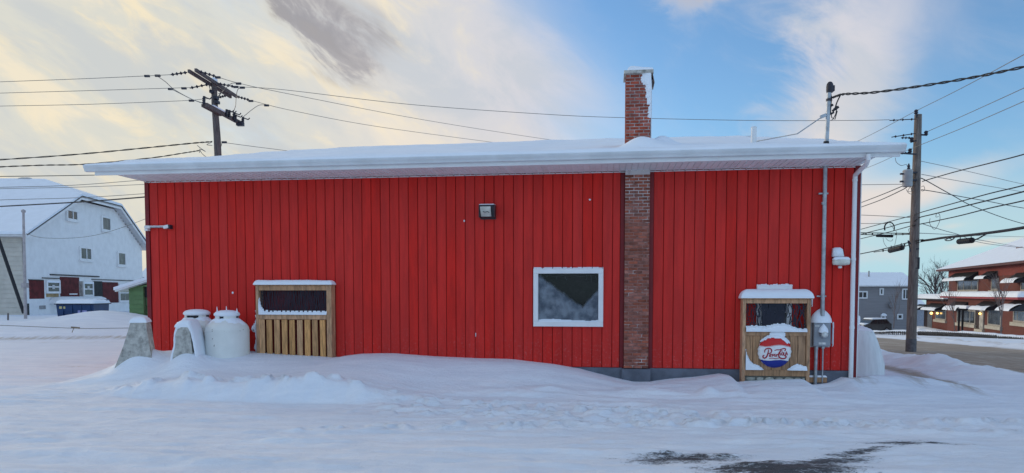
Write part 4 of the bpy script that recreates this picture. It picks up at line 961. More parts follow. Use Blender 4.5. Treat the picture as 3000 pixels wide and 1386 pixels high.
fill('red_pinstripe', SRED, lambda x: red_lo(x) - .006, lambda x: red_lo(x) - .010, .0035)
def strokes(lines, wd):
    mb = MB()
    for ln, wa in lines:
        p = [np.array(Z7(*q)) for q in ln]; dense = []
        for i in range(len(p) - 1):
            p0 = p[max(i - 1, 0)]; p1 = p[i]; p2 = p[i + 1]; p3 = p[min(i + 2, len(p) - 1)]; st = 5 if len(p) > 3 else 2
            for j in range(st):
                tt = j / st; dense.append(.5 * ((2 * p1) + (-p0 + p2) * tt + (2 * p0 - 5 * p1 + 4 * p2 - p3) * tt ** 2 + (-p0 + 3 * p1 - 3 * p2 + p3) * tt ** 3))
        dense.append(p[-1]); m = len(dense); V = []
        for i in range(m):
            d = dense[min(i + 1, m - 1)] - dense[max(i - 1, 0)]; d = d / (np.linalg.norm(d) + 1e-9); nrm = np.array([-d[1], d[0]]); ww = wd * wa / 3.841 / 176 * .5
            if m > 6: ww *= .62 + .38 * math.sin(math.pi * i / (m - 1))
            for sgn in (-1, 1): q = dense[i] + nrm * ww * sgn; V.append((q[0], cap_y(q[0], q[1]) - .006, q[1]))
        mb.add(V, [(2 * i, 2 * i + 1, 2 * i + 3, 2 * i + 2) for i in range(m - 1)])
    return mb
def ell(cx, cz, rx, rz, n=14): return [(cx + rx * math.cos(2 * math.pi * k / n), cz + rz * math.sin(2 * math.pi * k / n)) for k in range(n + 1)]
L = [([(350, 782), (345, 815), (335, 850), (322, 872), (302, 880), (288, 868), (292, 852), (304, 850)], 11), ([(306, 818), (308, 795), (322, 778), (348, 770), (374, 776), (384, 797), (374, 820), (346, 830)], 10),
     ([(366, 836), (358, 862)], 8), ([(367, 836), (386, 836)], 7), ([(363, 849), (379, 849)], 7), ([(358, 862), (378, 862)], 7),
     ([(394, 835), (390, 863)], 8), ([(394, 835), (408, 836), (412, 843), (406, 851), (393, 851)], 6.5),
     ([(432, 838), (424, 834), (416, 840), (421, 848), (427, 853), (424, 861), (413, 860)], 6.5), ([(442, 835), (438, 863)], 8), ([(447, 838), (457, 838)], 8),
     ([(416, 797), (440, 786), (475, 786), (505, 776), (528, 772), (542, 780), (538, 794), (526, 797)], 9), ([(508, 800), (488, 800), (470, 816), (462, 842), (470, 868), (495, 884), (528, 885), (548, 872), (546, 858), (532, 857)], 11), ([(490, 788), (478, 812), (480, 840), (488, 850)], 7),
     (ell(504, 832, 10, 15), 7), ([(522, 812), (522, 848), (537, 848)], 7.5), ([(540, 850), (551, 806), (563, 848)], 7.5), ([(544, 835), (560, 835)], 6), ([(354, 884), (395, 880), (430, 886), (470, 880)], 6)]
strokes(L, 1.35).build('lettering', SCRIM, sg)
b = MB()
def cs1(Uu, Zz):
    x = Uu - su; zq = Zz - sz; q = np.hypot(x, zq) / SR
    thr = .16 + np.interp(x / SR, [-1.05, -.85, -.72, -.6, -.45, -.2, .05, .25, .42, .55, .72, .95, 1.05], [.45, .42, .50, .56, .68, .72, .75, .72, .62, .50, .40, .36, .20])
    cap_ = (zq / SR - thr + .10 * fbm(Uu * 22, Zz * 22, 3, 3)) * .6
    top = (1.03 + .02 * fbm(Uu * 20, Zz * 20, 9, 2) - q) * 2
    lump = (.25 - np.hypot((x - .045) / .62, (zq - SR * 1.05) / .30) * 1.25)
    return np.maximum(np.minimum(cap_, top), lump * 1.0 * (zq > SR * .7))
us = np.arange(su - SR * 1.1, su + SR * 1.1, .011); zs_ = np.arange(sz + SR * .1, sz + SR * 1.3, .011); Uu, Zz = np.meshgrid(us, zs_); Mk = cs1(Uu, Zz)
mb = MB(); keep = {}; vs = []; fs = []
cy = np.vectorize(cap_y)(Uu - su, Zz - sz); Yy = cy - .008 - .018 * np.clip(Mk * 5, 0, 1) ** .6
for j in range(Uu.shape[0] - 1):
    for i in range(Uu.shape[1] - 1):
        if max(Mk[j, i], Mk[j + 1, i], Mk[j, i + 1], Mk[j + 1, i + 1]) > 0:
            q = []
            for (jj_, ii_) in ((j, i), (j, i + 1), (j + 1, i + 1), (j + 1, i)):
                if (jj_, ii_) not in keep: keep[(jj_, ii_)] = len(vs); vs.append((Uu[jj_, ii_] - su, Yy[jj_, ii_], Zz[jj_, ii_] - sz))
                q.append(keep[(jj_, ii_)])
            fs.append(tuple(q))
mb.add(vs, fs); mb.build('snow', SNOW, sg, smooth=True)

# electric meter with its conduits
u0, z1 = on(2384, 945, .12); u1, z0 = on(2433, 1015, .12); uc = (u0 + u1) / 2; off = (uc, 0, z0)
em = thing('electric_meter', 'grey electric meter box with round glass dial and a snow cone on top', 'meter', SHOP, off)
b = MB(); b.bbox(u0, u1, -.13, -.03, z0, z1, .012); b.build('box', GREY_BOX, em, off=off)
b = MB(); b.box(u0 - .03, u1 + .012, -.03, -.026, z0 - .02, z1 + .03); b.build('backboard', M('pale_board', (.5, .5, .5), .7), em, off=off)
du, dz_ = on(2415, 980, .17); b = MB(); b.lathe([(.062, -.02), (.064, .02), (.058, .055), (.05, .06)], (du, -.13, dz_), 24, 'y'); b.build('meter_ring', GALV, em, smooth='auto', off=off)
b = MB(); b.lathe([(.05, 0), (.048, .03), (.03, .045), (.005, .05)], (du, -.185, dz_), 24, 'y'); d_ = b.build('dial', M('dial_glass', (.62, .64, .62), .12, .05, 8, spec=.8), em, smooth=True, off=off)
b = MB(); b.box(du - .03, du + .03, -.231, -.226, dz_ + .004, dz_ + .02); b.box(du - .004, du + .022, -.231, -.226, dz_ - .028, dz_ - .012); b.build('display', M('dial_dark', (.12, .13, .12), .3), em, off=off)
a1, b1 = on(2398, 1009, .13); a2, b2 = on(2420, 1003, .13); b = MB(); b.box(a1, a2, -.134, -.13, b1, b2); a3, b3 = on(2388, 955, .13); b.box(a3, a3 + .07, -.134, -.13, b3 - .012, b3 + .012); b.build('label_plate', M('pale_label', (.62, .62, .60), .5, .2, 20), em, off=off)
b = MB(); zc = on(2410, 903, .1)[1]
Ag, Tg = np.meshgrid(np.linspace(0, math.pi, 21), np.linspace(0, 1, 16)); half = (u1 - u0) / 2 + .035
wr = half * (1 - Tg ** 2.1) ** .8 + .003; b.grid(uc + wr * -np.cos(Ag), -.03 - (.13 * (1 - Tg) ** .7) * np.sin(Ag), z1 - .004 + Tg * (zc - z1)); b.add([(uc + half * -math.cos(a), -.03 - .13 * math.sin(a), z1 - .004) for a in np.linspace(0, math.pi, 21)], [tuple(range(21))]); b.build('snow_cone', SNOW, em, smooth=True, off=off)
b = MB(); zc2 = on(2412, 948, .17)[1]; Ag, Tg = np.meshgrid(np.linspace(0, math.pi, 15), np.linspace(0, 1, 14)); wr = .075 * np.sin(np.clip((1 - Tg) * 1.9, 0, math.pi / 2)) ** 1.2 + .002
zlo = dz_ + .03; b.grid(du - .005 + wr * -np.cos(Ag), -.13 - .085 * (1 - Tg) ** .6 * np.sin(Ag), zlo + Tg * (zc2 - zlo)); b.build('meter_snow', SNOW, em, smooth=True, off=off)
b = MB(); px_ = on(2391, 1020, .08)[0]; b.tube([(px_, -.08, z0 + .01), (px_ - .005, -.08, -.2)], .028, 10); b.lathe([(.033, -.03), (.033, .03)], (px_, -.08, z0 - .03), 10); b.lathe([(.033, -.02), (.033, .02)], (px_ - .003, -.08, .24), 10); b.build('conduit', GALV, em, smooth='auto', off=off)
b = MB(); px_ = on(2411, 1020, .08)[0]; b.tube([(px_, -.08, z0 + .01), (px_ + .002, -.08, -.2)], .012, 8); b.box(px_ - .022, px_ + .022, -.1, -.03, z0 - .04, z0); b.build('ground_conduit', GALV, em, smooth='auto', off=off, label='thin conduit beside the thick one')
a1, b1 = on(2366, 1106, .06); a2, b2 = on(2422, 1121, .06)
b = MB(); b.bbox(a1, a2, -.075, -.036, b2, b1 + .01, .004); bd = tag(b.build('short_board', WOOD_OLD, None), 'short brown board fixed to the foundation behind the meter conduits', 'board'); bd.location = Vector(SHOP.world(0, 0, 0)); bd.rotation_euler = (0, 0, SHOP.a)
b = MB(); snow_cap(b, a1, a2, -.08, -.036, b1 + .008, .035, r=.035, seed=4, nx=14, ny=5); b.build('snow', SNOW, bd, smooth=True)
# service mast through the roof
um, zm = on(2418, 486, .07); zt = on(2424, 268, .07)[1]; u_b, zbm = on(2408, 925, .07); off = (um, -.07, zbm)
sm_ = thing('service_mast', 'galvanised service mast running up the wall and through the snowy roof', 'service mast', SHOP, off)
b = MB(); b.tube([(u_b, -.1, zbm), (u_b + (um - u_b) * .5, -.085, (zbm + zm) / 2), (um, -.07, zm), (um + .035, -.07, zt)], .034, 12); b.lathe([(.042, -.02), (.042, .02)], (um - .012, -.08, zm - .62), 12); b.build('pipe', GALV, sm_, smooth='auto', off=off)
b = MB()
for py in (567, 868): uu_, zz_ = on(2414 - (py - 500) * .02, py, .07); b.box(uu_ - .075, uu_ + .075, -.075, -.024, zz_ - .012, zz_ + .012)
b.build('strap', GALV, sm_, off=off)
b = MB(); zrf = float(roof_snow(np.array([um]), np.array([-.07]))[0]); b.lathe([(.055, -.12), (.045, .035)], (um + .006, -.07, zrf), 12); b.build('roof_boot', BLACK, sm_, off=off)
b = MB(); hx = um + .04; b.lathe([(.05, 0), (.058, .03), (.058, .1), (.05, .14), (.03, .17), (.005, .18)], (hx + .004, -.07, zt - .02), 12); b.lathe([(.05, -.018), (.05, .018)], (hx - .004, -.07, zt - .14), 12); b.box(hx - .01, hx + .075, -.1, -.04, zt + .0, zt + .09); b.build('weatherhead', HARD, sm_, smooth='auto', off=off)
def mp(px, py): q = on(px, py, .07); return (q[0], -.07, q[1])
b = MB()
for ln in ([(2427, 275), (2436, 290), (2434, 320), (2428, 350), (2427, 358)], [(2434, 272), (2437, 290), (2432, 300)], [(2426, 290), (2424, 330), (2430, 354), (2440, 350), (2448, 335), (2452, 318), (2449, 306)], [(2432, 300), (2434, 330), (2437, 345), (2446, 350), (2453, 325)]): b.tube([mp(*q) for q in ln], .008, 5)
b.build('cable_loops', WIRE, sm_, off=off, kind='stuff')
b = MB()
for (px, py, r_) in [(2435, 310, .022), (2438, 332, .02), (2444, 322, .022), (2450, 317, .026), (2434, 288, .02)]: q = mp(px, py); b.obox(q, (1, 0, .6), (0, 1, 0), (-.6, 0, 1), r_ * 1.4, r_, r_ * .8)
b.build('splice', BLACK, sm_, off=off, kind='stuff')
b = MB(); q0_, q1_ = mp(2412, 340), mp(2336, 392); q2_ = np.array(q1_) + np.array([-.5, .9, .07]); b.tube([q0_, q1_, q2_], .010, 6); b.obox(q0_, (1, 0, .4), (0, 1, 0), (-.4, 0, 1), .045, .03, .025); b.build('brace_rod', GALV, sm_, off=off)
# snow-capped security light
u, z = on(2462, 768, .1); off = (u, 0, z)
se = thing('security_light', 'white oval security light with a block of snow above it by the downspout', 'light', SHOP, off)
b = MB(); Ag = np.linspace(0, 2 * math.pi, 24, endpoint=False)
b.lathe([(.02, -.135), (.06, -.125), (.072, -.06), (.075, 0), (.072, .06), (.06, .125), (.02, .135)], (u, -.14, z), 16, 'x'); hb_ = b.build('lamp_head', M('lamp_white', (.70, .70, .62), .4), se, smooth=True, off=off); 
for vtx in hb_.data.vertices: vtx.co.z *= .78
b = MB(); b.lathe([(.02, -.03), (.032, -.02), (.034, 0), (.02, .01)], (u - .01, -.12, z - .075), 10); b.build('sensor', WHITE_VINYL, se, smooth=True, off=off)
b = MB(); b.lathe([(.03, 0), (.04, .03), (.025, .05)], (u - .01, -.1, z + .05), 10); b.box(u - .04, u + .03, -.1, -.024, z + .02, z + .15); b.build('mount', WHITE_VINYL, se, smooth='auto', off=off)
b = MB(); a1, b1 = on(2440, 752, .12); a2, b2 = on(2471, 725, .12)
b.add([(a1, -.17, b1), (a2, -.17, b1), (a2, -.03, b1), (a1, -.03, b1), (a1 + .01, -.15, b2 - .03), (a2 - .02, -.15, b2 - .03), (a2 - .02, -.03, b2 - .01), (a1 + .01, -.03, b2 - .01), (a1 + .035, -.12, b2), (a2 - .05, -.12, b2), (a2 - .05, -.04, b2), (a1 + .035, -.04, b2)],
      [(3, 2, 1, 0), (0, 1, 5, 4), (1, 2, 6, 5), (2, 3, 7, 6), (3, 0, 4, 7), (4, 5, 9, 8), (5, 6, 10, 9), (6, 7, 11, 10), (7, 4, 8, 11), (8, 9, 10, 11)]); b.build('snow_block', SNOW, se, smooth=True, off=off)
b = MB(); snow_cap(b, u - .13, u + .13, -.19, -.09, z + .035, .05, r=.04, seed=6, nx=12, ny=7); b.build('snow', SNOW, se, smooth=True, off=off)

# white wrapped mound past the shop's corner
Pm = at(2540, 1105, 13.6); TF = Frame(Pm[:2], -7.58); H_ = TF.hit; g0 = gz(Pm[0], Pm[1]) - .1
tp = thing('tarp_wrapped_mound', 'white tarp-wrapped winter cover with snow on its shoulder behind the shop corner', 'tarp cover', TF, (0, 0, g0))
prof7 = [(2576, 1115), (2576, 1062), (2568, 1030), (2559, 1000), (2550, 975), (2546, 966)]
pr = [H_(*q) for q in prof7]; hl = [1.0, 1.0, .98, .95, .9, .86]
b = MB(); n = 28; rings = []
for i, (uq, zq) in enumerate(pr):
    ring = []
    for k in range(n):
        a = 2 * math.pi * k / n; cx_ = uq - .62; rx = .62; ry = .55 * hl[i]
        sx_ = math.copysign(abs(math.cos(a)) ** .55, math.cos(a)); sy_ = math.copysign(abs(math.sin(a)) ** .55, math.sin(a)); fold = 1 + .012 * math.sin(a * 11 + i * .3)
        ring.append((cx_ * (1 if 1 else 0) + rx * sx_ * fold if sx_ > 0 else -.75 + (cx_ + .75) * (1 + sx_) , ry * sy_ * fold, zq - g0 if i else -.3))
    rings.append(ring)
b.add([p for r_ in rings for p in r_], [(i * n + k, i * n + (k + 1) % n, (i + 1) * n + (k + 1) % n, (i + 1) * n + k) for i in range(len(rings) - 1) for k in range(n)] + [tuple((len(rings) - 1) * n + k for k in range(n))])
b.build('tarp', TARP, tp, smooth='auto')
zt_ = pr[-1][1] - g0
b = MB(); snow_cap(b, -.78, pr[-1][0] - .06, -.41, .41, zt_ - .02, .13, r=.40, seed=8, nx=24, ny=14, amp=.15); b.build('snow', SNOW, tp, smooth=True)
ku, kz = H_(2513, 932); b = MB(); b.lathe([(.05, -.22), (.07, -.1), (.085, -.02), (.08, .05), (.04, .085), (.003, .092)], (ku - .04, 0, kz - g0 - .02), 14); b.build('knob', SNOW, tp, smooth=True)

# ================================================================== LEFT: HOUSE, SHED, DUMPSTER
def slab(mb, pts, th, up=(0, 0, 1)):
    n = len(pts); upv = np.array(up, float); vs = [tuple(np.array(p)) for p in pts] + [tuple(np.array(p) + upv * th) for p in pts]
    mb.add(vs, [tuple(range(n))[::-1], tuple(range(n, 2 * n))] + [(i, (i + 1) % n, (i + 1) % n + n, i + n) for i in range(n)])
GA = Frame(at(75, 923, 42)[:2], 94.2); G = GA.hit
hs_ = thing('gabled_house', 'big white clapboard house with clipped gable and half-stripped maroon ground floor', 'house', GA, (0, 0, 0))
GW = 15.7; GD = 13.0; EZ = 5.15; SC = 8.45; CZ_ = 7.9; RZ = 9.25; gr = (CZ_ - EZ) / 5.74
cl0, cl1 = 5.62, 11.2
b = MB(); b.prism([(0, -.8), (GW, -.8), (GW, EZ), (cl1, CZ_ - .12), (cl0, CZ_ - .12), (0, EZ)], 0, GD); b.build('wall', CLAP, hs_)
# clapboard courses as thin lapped strips
b = MB(); zz = .2
while zz < CZ_ - .3:
    if zz < EZ: a0, a1 = 0, GW
    else: f = (zz - EZ) / (CZ_ - .12 - EZ); a0, a1 = cl0 * f, GW - (GW - cl1) * f
    b.add([(a0, -.004, zz), (a1, -.004, zz), (a1, -.012, zz), (a0, -.012, zz), (a0, -.003, zz + .2), (a1, -.003, zz + .2)], [(0, 1, 2, 3), (3, 2, 5, 4), (0, 3, 4), (1, 5, 2)]); zz += .2
b.build('clapboards', CLAP, hs_, kind='stuff')
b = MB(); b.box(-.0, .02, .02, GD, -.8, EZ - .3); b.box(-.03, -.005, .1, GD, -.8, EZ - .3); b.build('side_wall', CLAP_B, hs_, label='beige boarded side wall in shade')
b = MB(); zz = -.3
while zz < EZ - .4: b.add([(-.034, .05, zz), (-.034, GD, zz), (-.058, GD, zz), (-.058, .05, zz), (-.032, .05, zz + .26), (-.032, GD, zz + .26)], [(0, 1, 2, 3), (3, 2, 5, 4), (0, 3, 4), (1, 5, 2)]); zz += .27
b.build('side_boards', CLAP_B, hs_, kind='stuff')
OV = .55; rd = 3.3
A_ = [(-OV, -OV, EZ - OV * gr), (cl0, -OV, CZ_), (SC, rd, RZ), (SC, GD, RZ), (-OV, GD, EZ - OV * gr)]
B_ = [(cl1, -OV, CZ_), (GW + OV, -OV, EZ - OV * gr + .15), (GW + OV, GD, EZ - OV * gr + .15), (SC, GD, RZ), (SC, rd, RZ)]
C_ = [(cl0, -OV, CZ_), (cl1, -OV, CZ_), (SC, rd, RZ)]
b = MB()
for P_ in (A_, B_, C_): slab(b, P_, .10)
rf = b.build('roof', M('roof_soffit', (.62, .62, .62), .6, .06, 4), hs_)
b = MB()
for P_ in (A_, B_, C_): slab(b, [(p[0], p[1] - (.03 if p[1] < 0 else 0), p[2] + .12) for p in P_], .16)
b.build('roof_snow', SNOW, rf)
b = MB()
def edge(p, q, dz0=.10, w_=.05, h_=.05): b.beam((p[0], p[1] - .02, p[2] + dz0), (q[0], q[1] - .02, q[2] + dz0), w_, h_)
edge(A_[0], A_[1]); edge(C_[0], C_[1]); edge(B_[0], B_[1]); b.build('roof_edge', BLACK, rf)
b = MB(); 
for p, q in ((A_[0], A_[1]), (C_[0], C_[1]), (B_[0], B_[1])): b.beam((p[0], -OV + .02, p[2] - .04), (q[0], -OV + .02, q[2] - .04), .04, .17)
b.build('rake_board', CLAP, rf)
cu = np.array(at(80, 541, 50.4)); lx, ly, lz = GA.local(cu); b = MB(); b.box(lx - .4, lx + .4, ly - .4, ly + .4, lz - 1.2, lz + .26); c_ = b.build('chimney', BRICK_FAR, hs_)
b = MB(); b.box(lx - .44, lx + .44, ly - .44, ly + .44, lz + .26, lz + .33); snow_cap(b, lx - .4, lx + .4, ly - .4, ly + .4, lz + .32, .14, nx=8, ny=8); b.build('cap', M('chimney_cap', (.5, .48, .47), .8), c_)
def gwin(x0, y0, x1, y1, **k):
    a0, zb_ = G(x0, (y1 + 0), .03); a1, _ = G(x1, y1, .03); xm = (x0 + x1) / 2; zt_ = G(xm, y0, .03)[1]; zb_ = G(xm, y1, .03)[1]
    return window(hs_, GA, a0, a1, zb_, zt_, .13, .09, -.02, fm=CLAP, inset=.05, **k), a0, a1, zb_, zt_
WG = M('house_glass', (.06, .065, .07), .1, .3, 1.2, spec=.5)
gwin(194, 613.5, 227, 647, mull=(G(211, 630)[0],), glass=WG, sill=.06); gwin(297, 634, 324, 678, glass=M('curtained_glass', (.12, .125, .125), .2, .2, 2), sill=.06)
gwin(233, 723, 268, 764, mull=(G(251, 742)[0],), glass=WG, sill=.06); gwin(344, 737.5, 368, 780, glass=M('curtained_glass', (.12, .125, .125), .2), sill=.06)
# exposed maroon sheathing panels and dark frames on the ground floor
def gpan(name, mat, x0, ya, x1, yb, dv=.012, **k):
    a0, za = G(x0, ya, dv); a1, zb_ = G(x1, ya, dv); _, zc_ = G(x1, yb, dv); _, zd = G(x0, yb, dv)
    b = MB(); zt_ = (za + zb_) / 2; zl_ = (zc_ + zd) / 2; b.box(a0, a1, -dv - .02, -.005, zl_, zt_); return b.build(name, mat, hs_, **k)
gpan('sheathing_panel', MAROON, 84.5, 821, 128, 875.5); gpan('sheathing_panel', MAROON, 175, 812, 231, 871); gpan('sheathing_panel', MAROON, 300, 827, 345, 887); gpan('sheathing_panel', MAROON, 381, 832, 412, 866)
gpan('sheathing_panel', M('weathered_board', (.28, .25, .23), .8, .3, 4), 230, 824, 243, 868, label='bare grey weathered board beside the middle window'); gpan('sheathing_panel', M('tar_paper', (.03, .035, .035), .8, .3, 4), 272, 824, 299, 870, label='black tar-paper strip beside the middle window')
gpan('sheathing_panel', M('plywood', (.42, .30, .15), .8, .2, 4), 135, 860, 171, 870, label='tan plywood patch under a window')
for q in ((85, 819, 127, 821.5), (125, 814, 175, 816.5), (148, 806, 291, 809.5), (270, 820, 400, 822)):
    gpan('cut_edge', BLACK, q[0], q[1], q[2], q[3], .06)
for (x0, y0, x1, y1) in ((135, 821, 175, 860), (243, 825, 273, 869), (348, 831, 381, 885)):
    fr_, a0, a1, zb_, zt_ = gwin(x0, y0, x1, y1, glass=WG, hbar=(G((x0 + x1) / 2, (y0 + y1) / 2, .03)[1],))
    b = MB(); snow_cap(b, a0 + .05, a1 - .05, -.16, -.03, zt_ - .16, .14, nx=8, ny=5); b.build('snow', SNOW, fr_)
    b = MB(); am = (a0 + a1) / 2; b.box(am - .16, am + .12, -.088, -.082, zt_ - .55, zt_ - .3) if x1 < 300 else b.box(am - .01, am + .01, -.085, -.08, zb_ + .1, zt_ - .1); b.build('paper_notice', M('paper', (.6, .6, .6)), fr_)
gpan('sheathing_panel', CLAP, 203, 860, 226, 863.5, .03, label='stray white board across the maroon panel')
# snow-capped ledge below the stripped band
a0, za = G(158, 873, .3); a1, _ = G(296, 880, .3); b = MB(); b.box(a0, a1, -.7, 0, za - .35, za - .2); snow_cap(b, a0, a1, -.75, 0, za - .22, .30, nx=20, ny=6); b.build('ledge', CLAP, hs_)
tag_l = G(124, 901, .02); b = MB(); b.box(tag_l[0] - .3, tag_l[0] + .3, -.06, 0, tag_l[1] - .1, tag_l[1] + .12); b.build('wall_vent', M('vent_grey', (.3, .3, .3)), hs_)
b = MB(); q = G(78, 895, .03); b.box(.02, .3, -.05, 0, -.8, 1.0); b.build('base_strip', BLACK, hs_)
# small snow-covered outbuilding peeping past the house's far corner
Fo = Frame(at(424, 800, 62)[:2], 0); so_ = Fo.hit; ob = thing('outbuilding', 'tiny dark outbuilding with snowy roof glimpsed beyond the white house', 'outbuilding', Fo, (0, 0, 0))
b = MB(); b.box(-.35, 3, 0, 3, -.5, so_(424, 812)[1]); b.build('wall', M('brown_wall', (.09, .06, .06)), ob); b = MB(); zq = so_(424, 812)[1]; b.add([(-.5, -.3, zq), (3.2, -.3, zq), (3.2, 1.5, zq + 1.0), (-.5, 1.5, zq + 1.0), (-.5, 3.3, zq), (3.2, 3.3, zq)], [(0, 1, 2, 3), (3, 2, 5, 4), (0, 3, 4), (1, 5, 2)]); b.build('roof_snow', SNOW, ob)
# white flag pole at the house's near corner, with dark strut
def upole(name, label, cat, pts, Y, r, mat, **k):
    P = [at(x, y, Y) for x, y in pts]; b = MB(); b.tube(P, r, 8); o = b.build(name, mat, None, smooth='auto', off=P[0]); o.location = Vector(P[0]); return tag(o, label, cat, **k)
fp = upole('thin_pole', 'slim pale pole with round top in the snow by the white house', 'pole', [(75, 938), (72, 780), (68.5, 622)], 36, [.075, .07, .055], M('pale_pole', (.42, .38, .38), .6))
P = np.array(at(68.5, 619, 36)); b = MB(); b.lathe([(.01, -.1), (.1, -.05), (.1, .05), (.01, .1)], P - np.array(at(75, 938, 36)), 8); b.build('finial', M('pale_pole', (.42, .38, .38)), fp, smooth=True)
Pm_ = np.array(at(73, 836, 36)) - np.array(at(75, 938, 36)); b = MB(); b.box(Pm_[0] - .12, Pm_[0] + .12, -.12, .12, Pm_[2] - .12, Pm_[2] + .12); b.build('bracket', M('pale_pole', (.42, .38, .38)), fp)
upole('guy_guard', 'black slanting guy guard leaning across the beige wall', 'guy guard', [(70, 918), (0, 712), (-14, 670)], 37, .085, BLACK)
# blue dumpster
DF = Frame(at(165, 924, 36.5)[:2], 3); dh = DF.hit; d1, dz1 = dh(274, 892); dz0 = dh(220, 924)[1] - .5
dm_ = thing('dumpster', 'blue dumpster with thick snow on its lid in front of the white house', 'dumpster', DF, (0, 0, dz0)); H1 = dz1 - dz0
b = MB(); b.add([(.06, .1, 0), (d1 - .05, .1, 0), (d1 - .05, 1.5, 0), (.06, 1.5, 0), (0, 0, H1), (d1, 0, H1), (d1, 1.6, H1 + .25), (0, 1.6, H1 + .25)], [(0, 3, 2, 1), (4, 5, 6, 7), (0, 1, 5, 4), (1, 2, 6, 5), (2, 3, 7, 6), (3, 0, 4, 7)]); b.build('body', BLUE_D, dm_)
b = MB(); b.box(-.06, d1 + .1, -.08, 1.6, H1 + .002, H1 + .045); b.build('lid', BLACK, dm_)
b = MB(); snow_cap(b, -.02, d1 + .08, -.06, 1.6, H1 + .04, .2, r=.2, nx=20, ny=8, amp=.2); b.build('snow', SNOW, dm_, smooth=True)
b = MB(); b.box(.15, .45, -.0, .04, H1 - .22, H1 - .1); b.build('sticker', M('yellow_sticker', (.55, .47, .22)), dm_); b = MB(); a_ = dh(227, 908)[0]; b.box(a_, a_ + .44, .02, .05, H1 - .48, H1 - .30); b.build('sticker', M('violet_sticker', (.30, .30, .55)), dm_, label='pale violet sticker low on the front')
for k in range(4): b = MB(); x = .3 + k * (d1 - .5) / 3; b.box(x, x + .05, -.02, .06, .15, H1 - .02); b.build('rib', BLUE_D, dm_)
# green garage
SF = Frame(at(380, 932, 31)[:2], 0); sh_ = SF.hit; gb = sh_(380, 932)[1] - .4
gs = thing('green_garage', 'small green garage with snowy roof half hidden by the shop corner', 'garage', SF, (0, 0, 0))
z0_ = sh_(380, 846)[1]; x9 = 4.6; zpk = z0_ + .72
b = MB(); b.prism([(0, gb), (.62, gb), (.62, z0_ + .15), (0, z0_)], 0, 5); b.prism([(.62, 1.9), (3.2, 1.9), (3.2, z0_ + .6), (2.3, zpk - .2), (.62, z0_ + .15)], 0, 5); b.prism([(3.2, gb), (4.6, gb), (4.6, z0_), (3.2, z0_ + .6)], 0, 5); b.build('wall', GREEN, gs)
zz = gb + .2
while zz < z0_ - .02: b = MB(); b.add([(0, -.003, zz), (.62, -.003, zz), (.62, -.022, zz), (0, -.022, zz), (0, -.002, zz + .19), (.62, -.002, zz + .19)], [(0, 1, 2, 3), (3, 2, 5, 4), (0, 3, 4), (1, 5, 2)]); b.build('board', GREEN, gs); zz += .2
dtop = sh_(420, 871)[1]
for k in range(5):
    zq = dtop - (k + 1) * .42; b = MB(); b.bbox(.66, 3.16, .12, .16, zq + .02, zq + .41, .02); b.build('door_panel', M('green_door', (.09, .17, .07), .55, .06, 3), gs)
    b = MB(); snow_cap(b, .75, 3.1, .085, .125, zq + .36, .05, nx=14, ny=4, amp=.5); b.build('snow', SNOW, gs)
b = MB(); b.box(.62, 3.2, .10, .12, dtop, 1.9); b.build('door_header', BLACK, gs)
sl_ = (zpk - z0_) / 2.3; b = MB(); slab(b, [(-.42, -.35, z0_ - .42 * sl_), (2.3, -.35, zpk), (2.3, 5.2, zpk), (-.42, 5.2, z0_ - .42 * sl_)], .09); slab(b, [(2.3, -.35, zpk), (5.0, -.35, z0_ - .42 * sl_), (5.0, 5.2, z0_ - .42 * sl_), (2.3, 5.2, zpk)], .09); r_ = b.build('roof', WHITE_VINYL, gs)
b = MB(); slab(b, [(-.46, -.38, z0_ - .38 * sl_ + .05), (2.3, -.38, zpk + .09), (2.3, 5.2, zpk + .09), (-.46, 5.2, z0_ - .38 * sl_ + .05)], .13); slab(b, [(2.3, -.38, zpk + .09), (5.0, -.38, z0_ - .42 * sl_ + .09), (5.0, 5.2, z0_ - .42 * sl_ + .09), (2.3, 5.2, zpk + .09)], .13); b.build('roof_snow', SNOW, r_)
# weeds and a marker stake in the left snow
b = MB(); g_ = at(23, 935, 34)
b.tube([(0, 0, -.1), (.02, 0, .28)], .04, 5); st = tag(b.build('stake', M('stake_wood', (.15, .12, .11)), None), 'short dark stake sticking out of the snow near the beige wall', 'stake'); st.location = Vector(g_)

# ================================================================== RIGHT: BRICK HOUSE, GREY HOUSE, CAR, HEDGE, TREES
RF = Frame(at(2775, 962, 70)[:2], -106.7); Rr = RF.hit
rh = thing('brick_house', 'red brick house with black awnings, cream sills and snowy hipped roof', 'house', RF, (0, 0, 0))
RW = 22.0; ze = Rr(2775, 795)[1]; GB = -3.2
b = MB(); b.box(0, RW, 0, 11, GB, ze); b.build('wall', BRICK_FAR, rh)
b = MB(); b.box(-.9, RW + .9, -.9, 11.9, ze - .02, ze + .16); b.build('eave', M('dark_eave', (.10, .03, .03)), rh)
b = MB(); b.box(-.03, RW + .03, -.03, 0, ze - .75, ze - .02); b.build('frieze', M('brick_frieze', (.24, .05, .04), .8), rh)
b = MB(); p0, p1, p2, p3 = (-.95, -.95, ze + .16), (RW + .95, -.95, ze + .16), (RW + .95, 11.95, ze + .16), (-.95, 11.95, ze + .16); q0_, q1_ = (6.2, 5.5, ze + 3.3), (RW - 6, 5.5, ze + 3.3)
b.add([p0, p1, p2, p3, q0_, q1_], [(0, 1, 5, 4), (1, 2, 5), (2, 3, 4, 5), (3, 0, 4), (0, 3, 2, 1)]); b.build('roof_snow', SNOW, rh)
cu = at(3004, 742, 58); lx, ly, lz = RF.local(cu); b = MB(); b.box(lx - .5, lx + .5, ly - .5, ly + .5, lz - 2, lz + .5); b.build('chimney', BRICK_FAR, rh)
CREAM = M('cream_stone', (.50, .46, .38), .8, .1, 4)
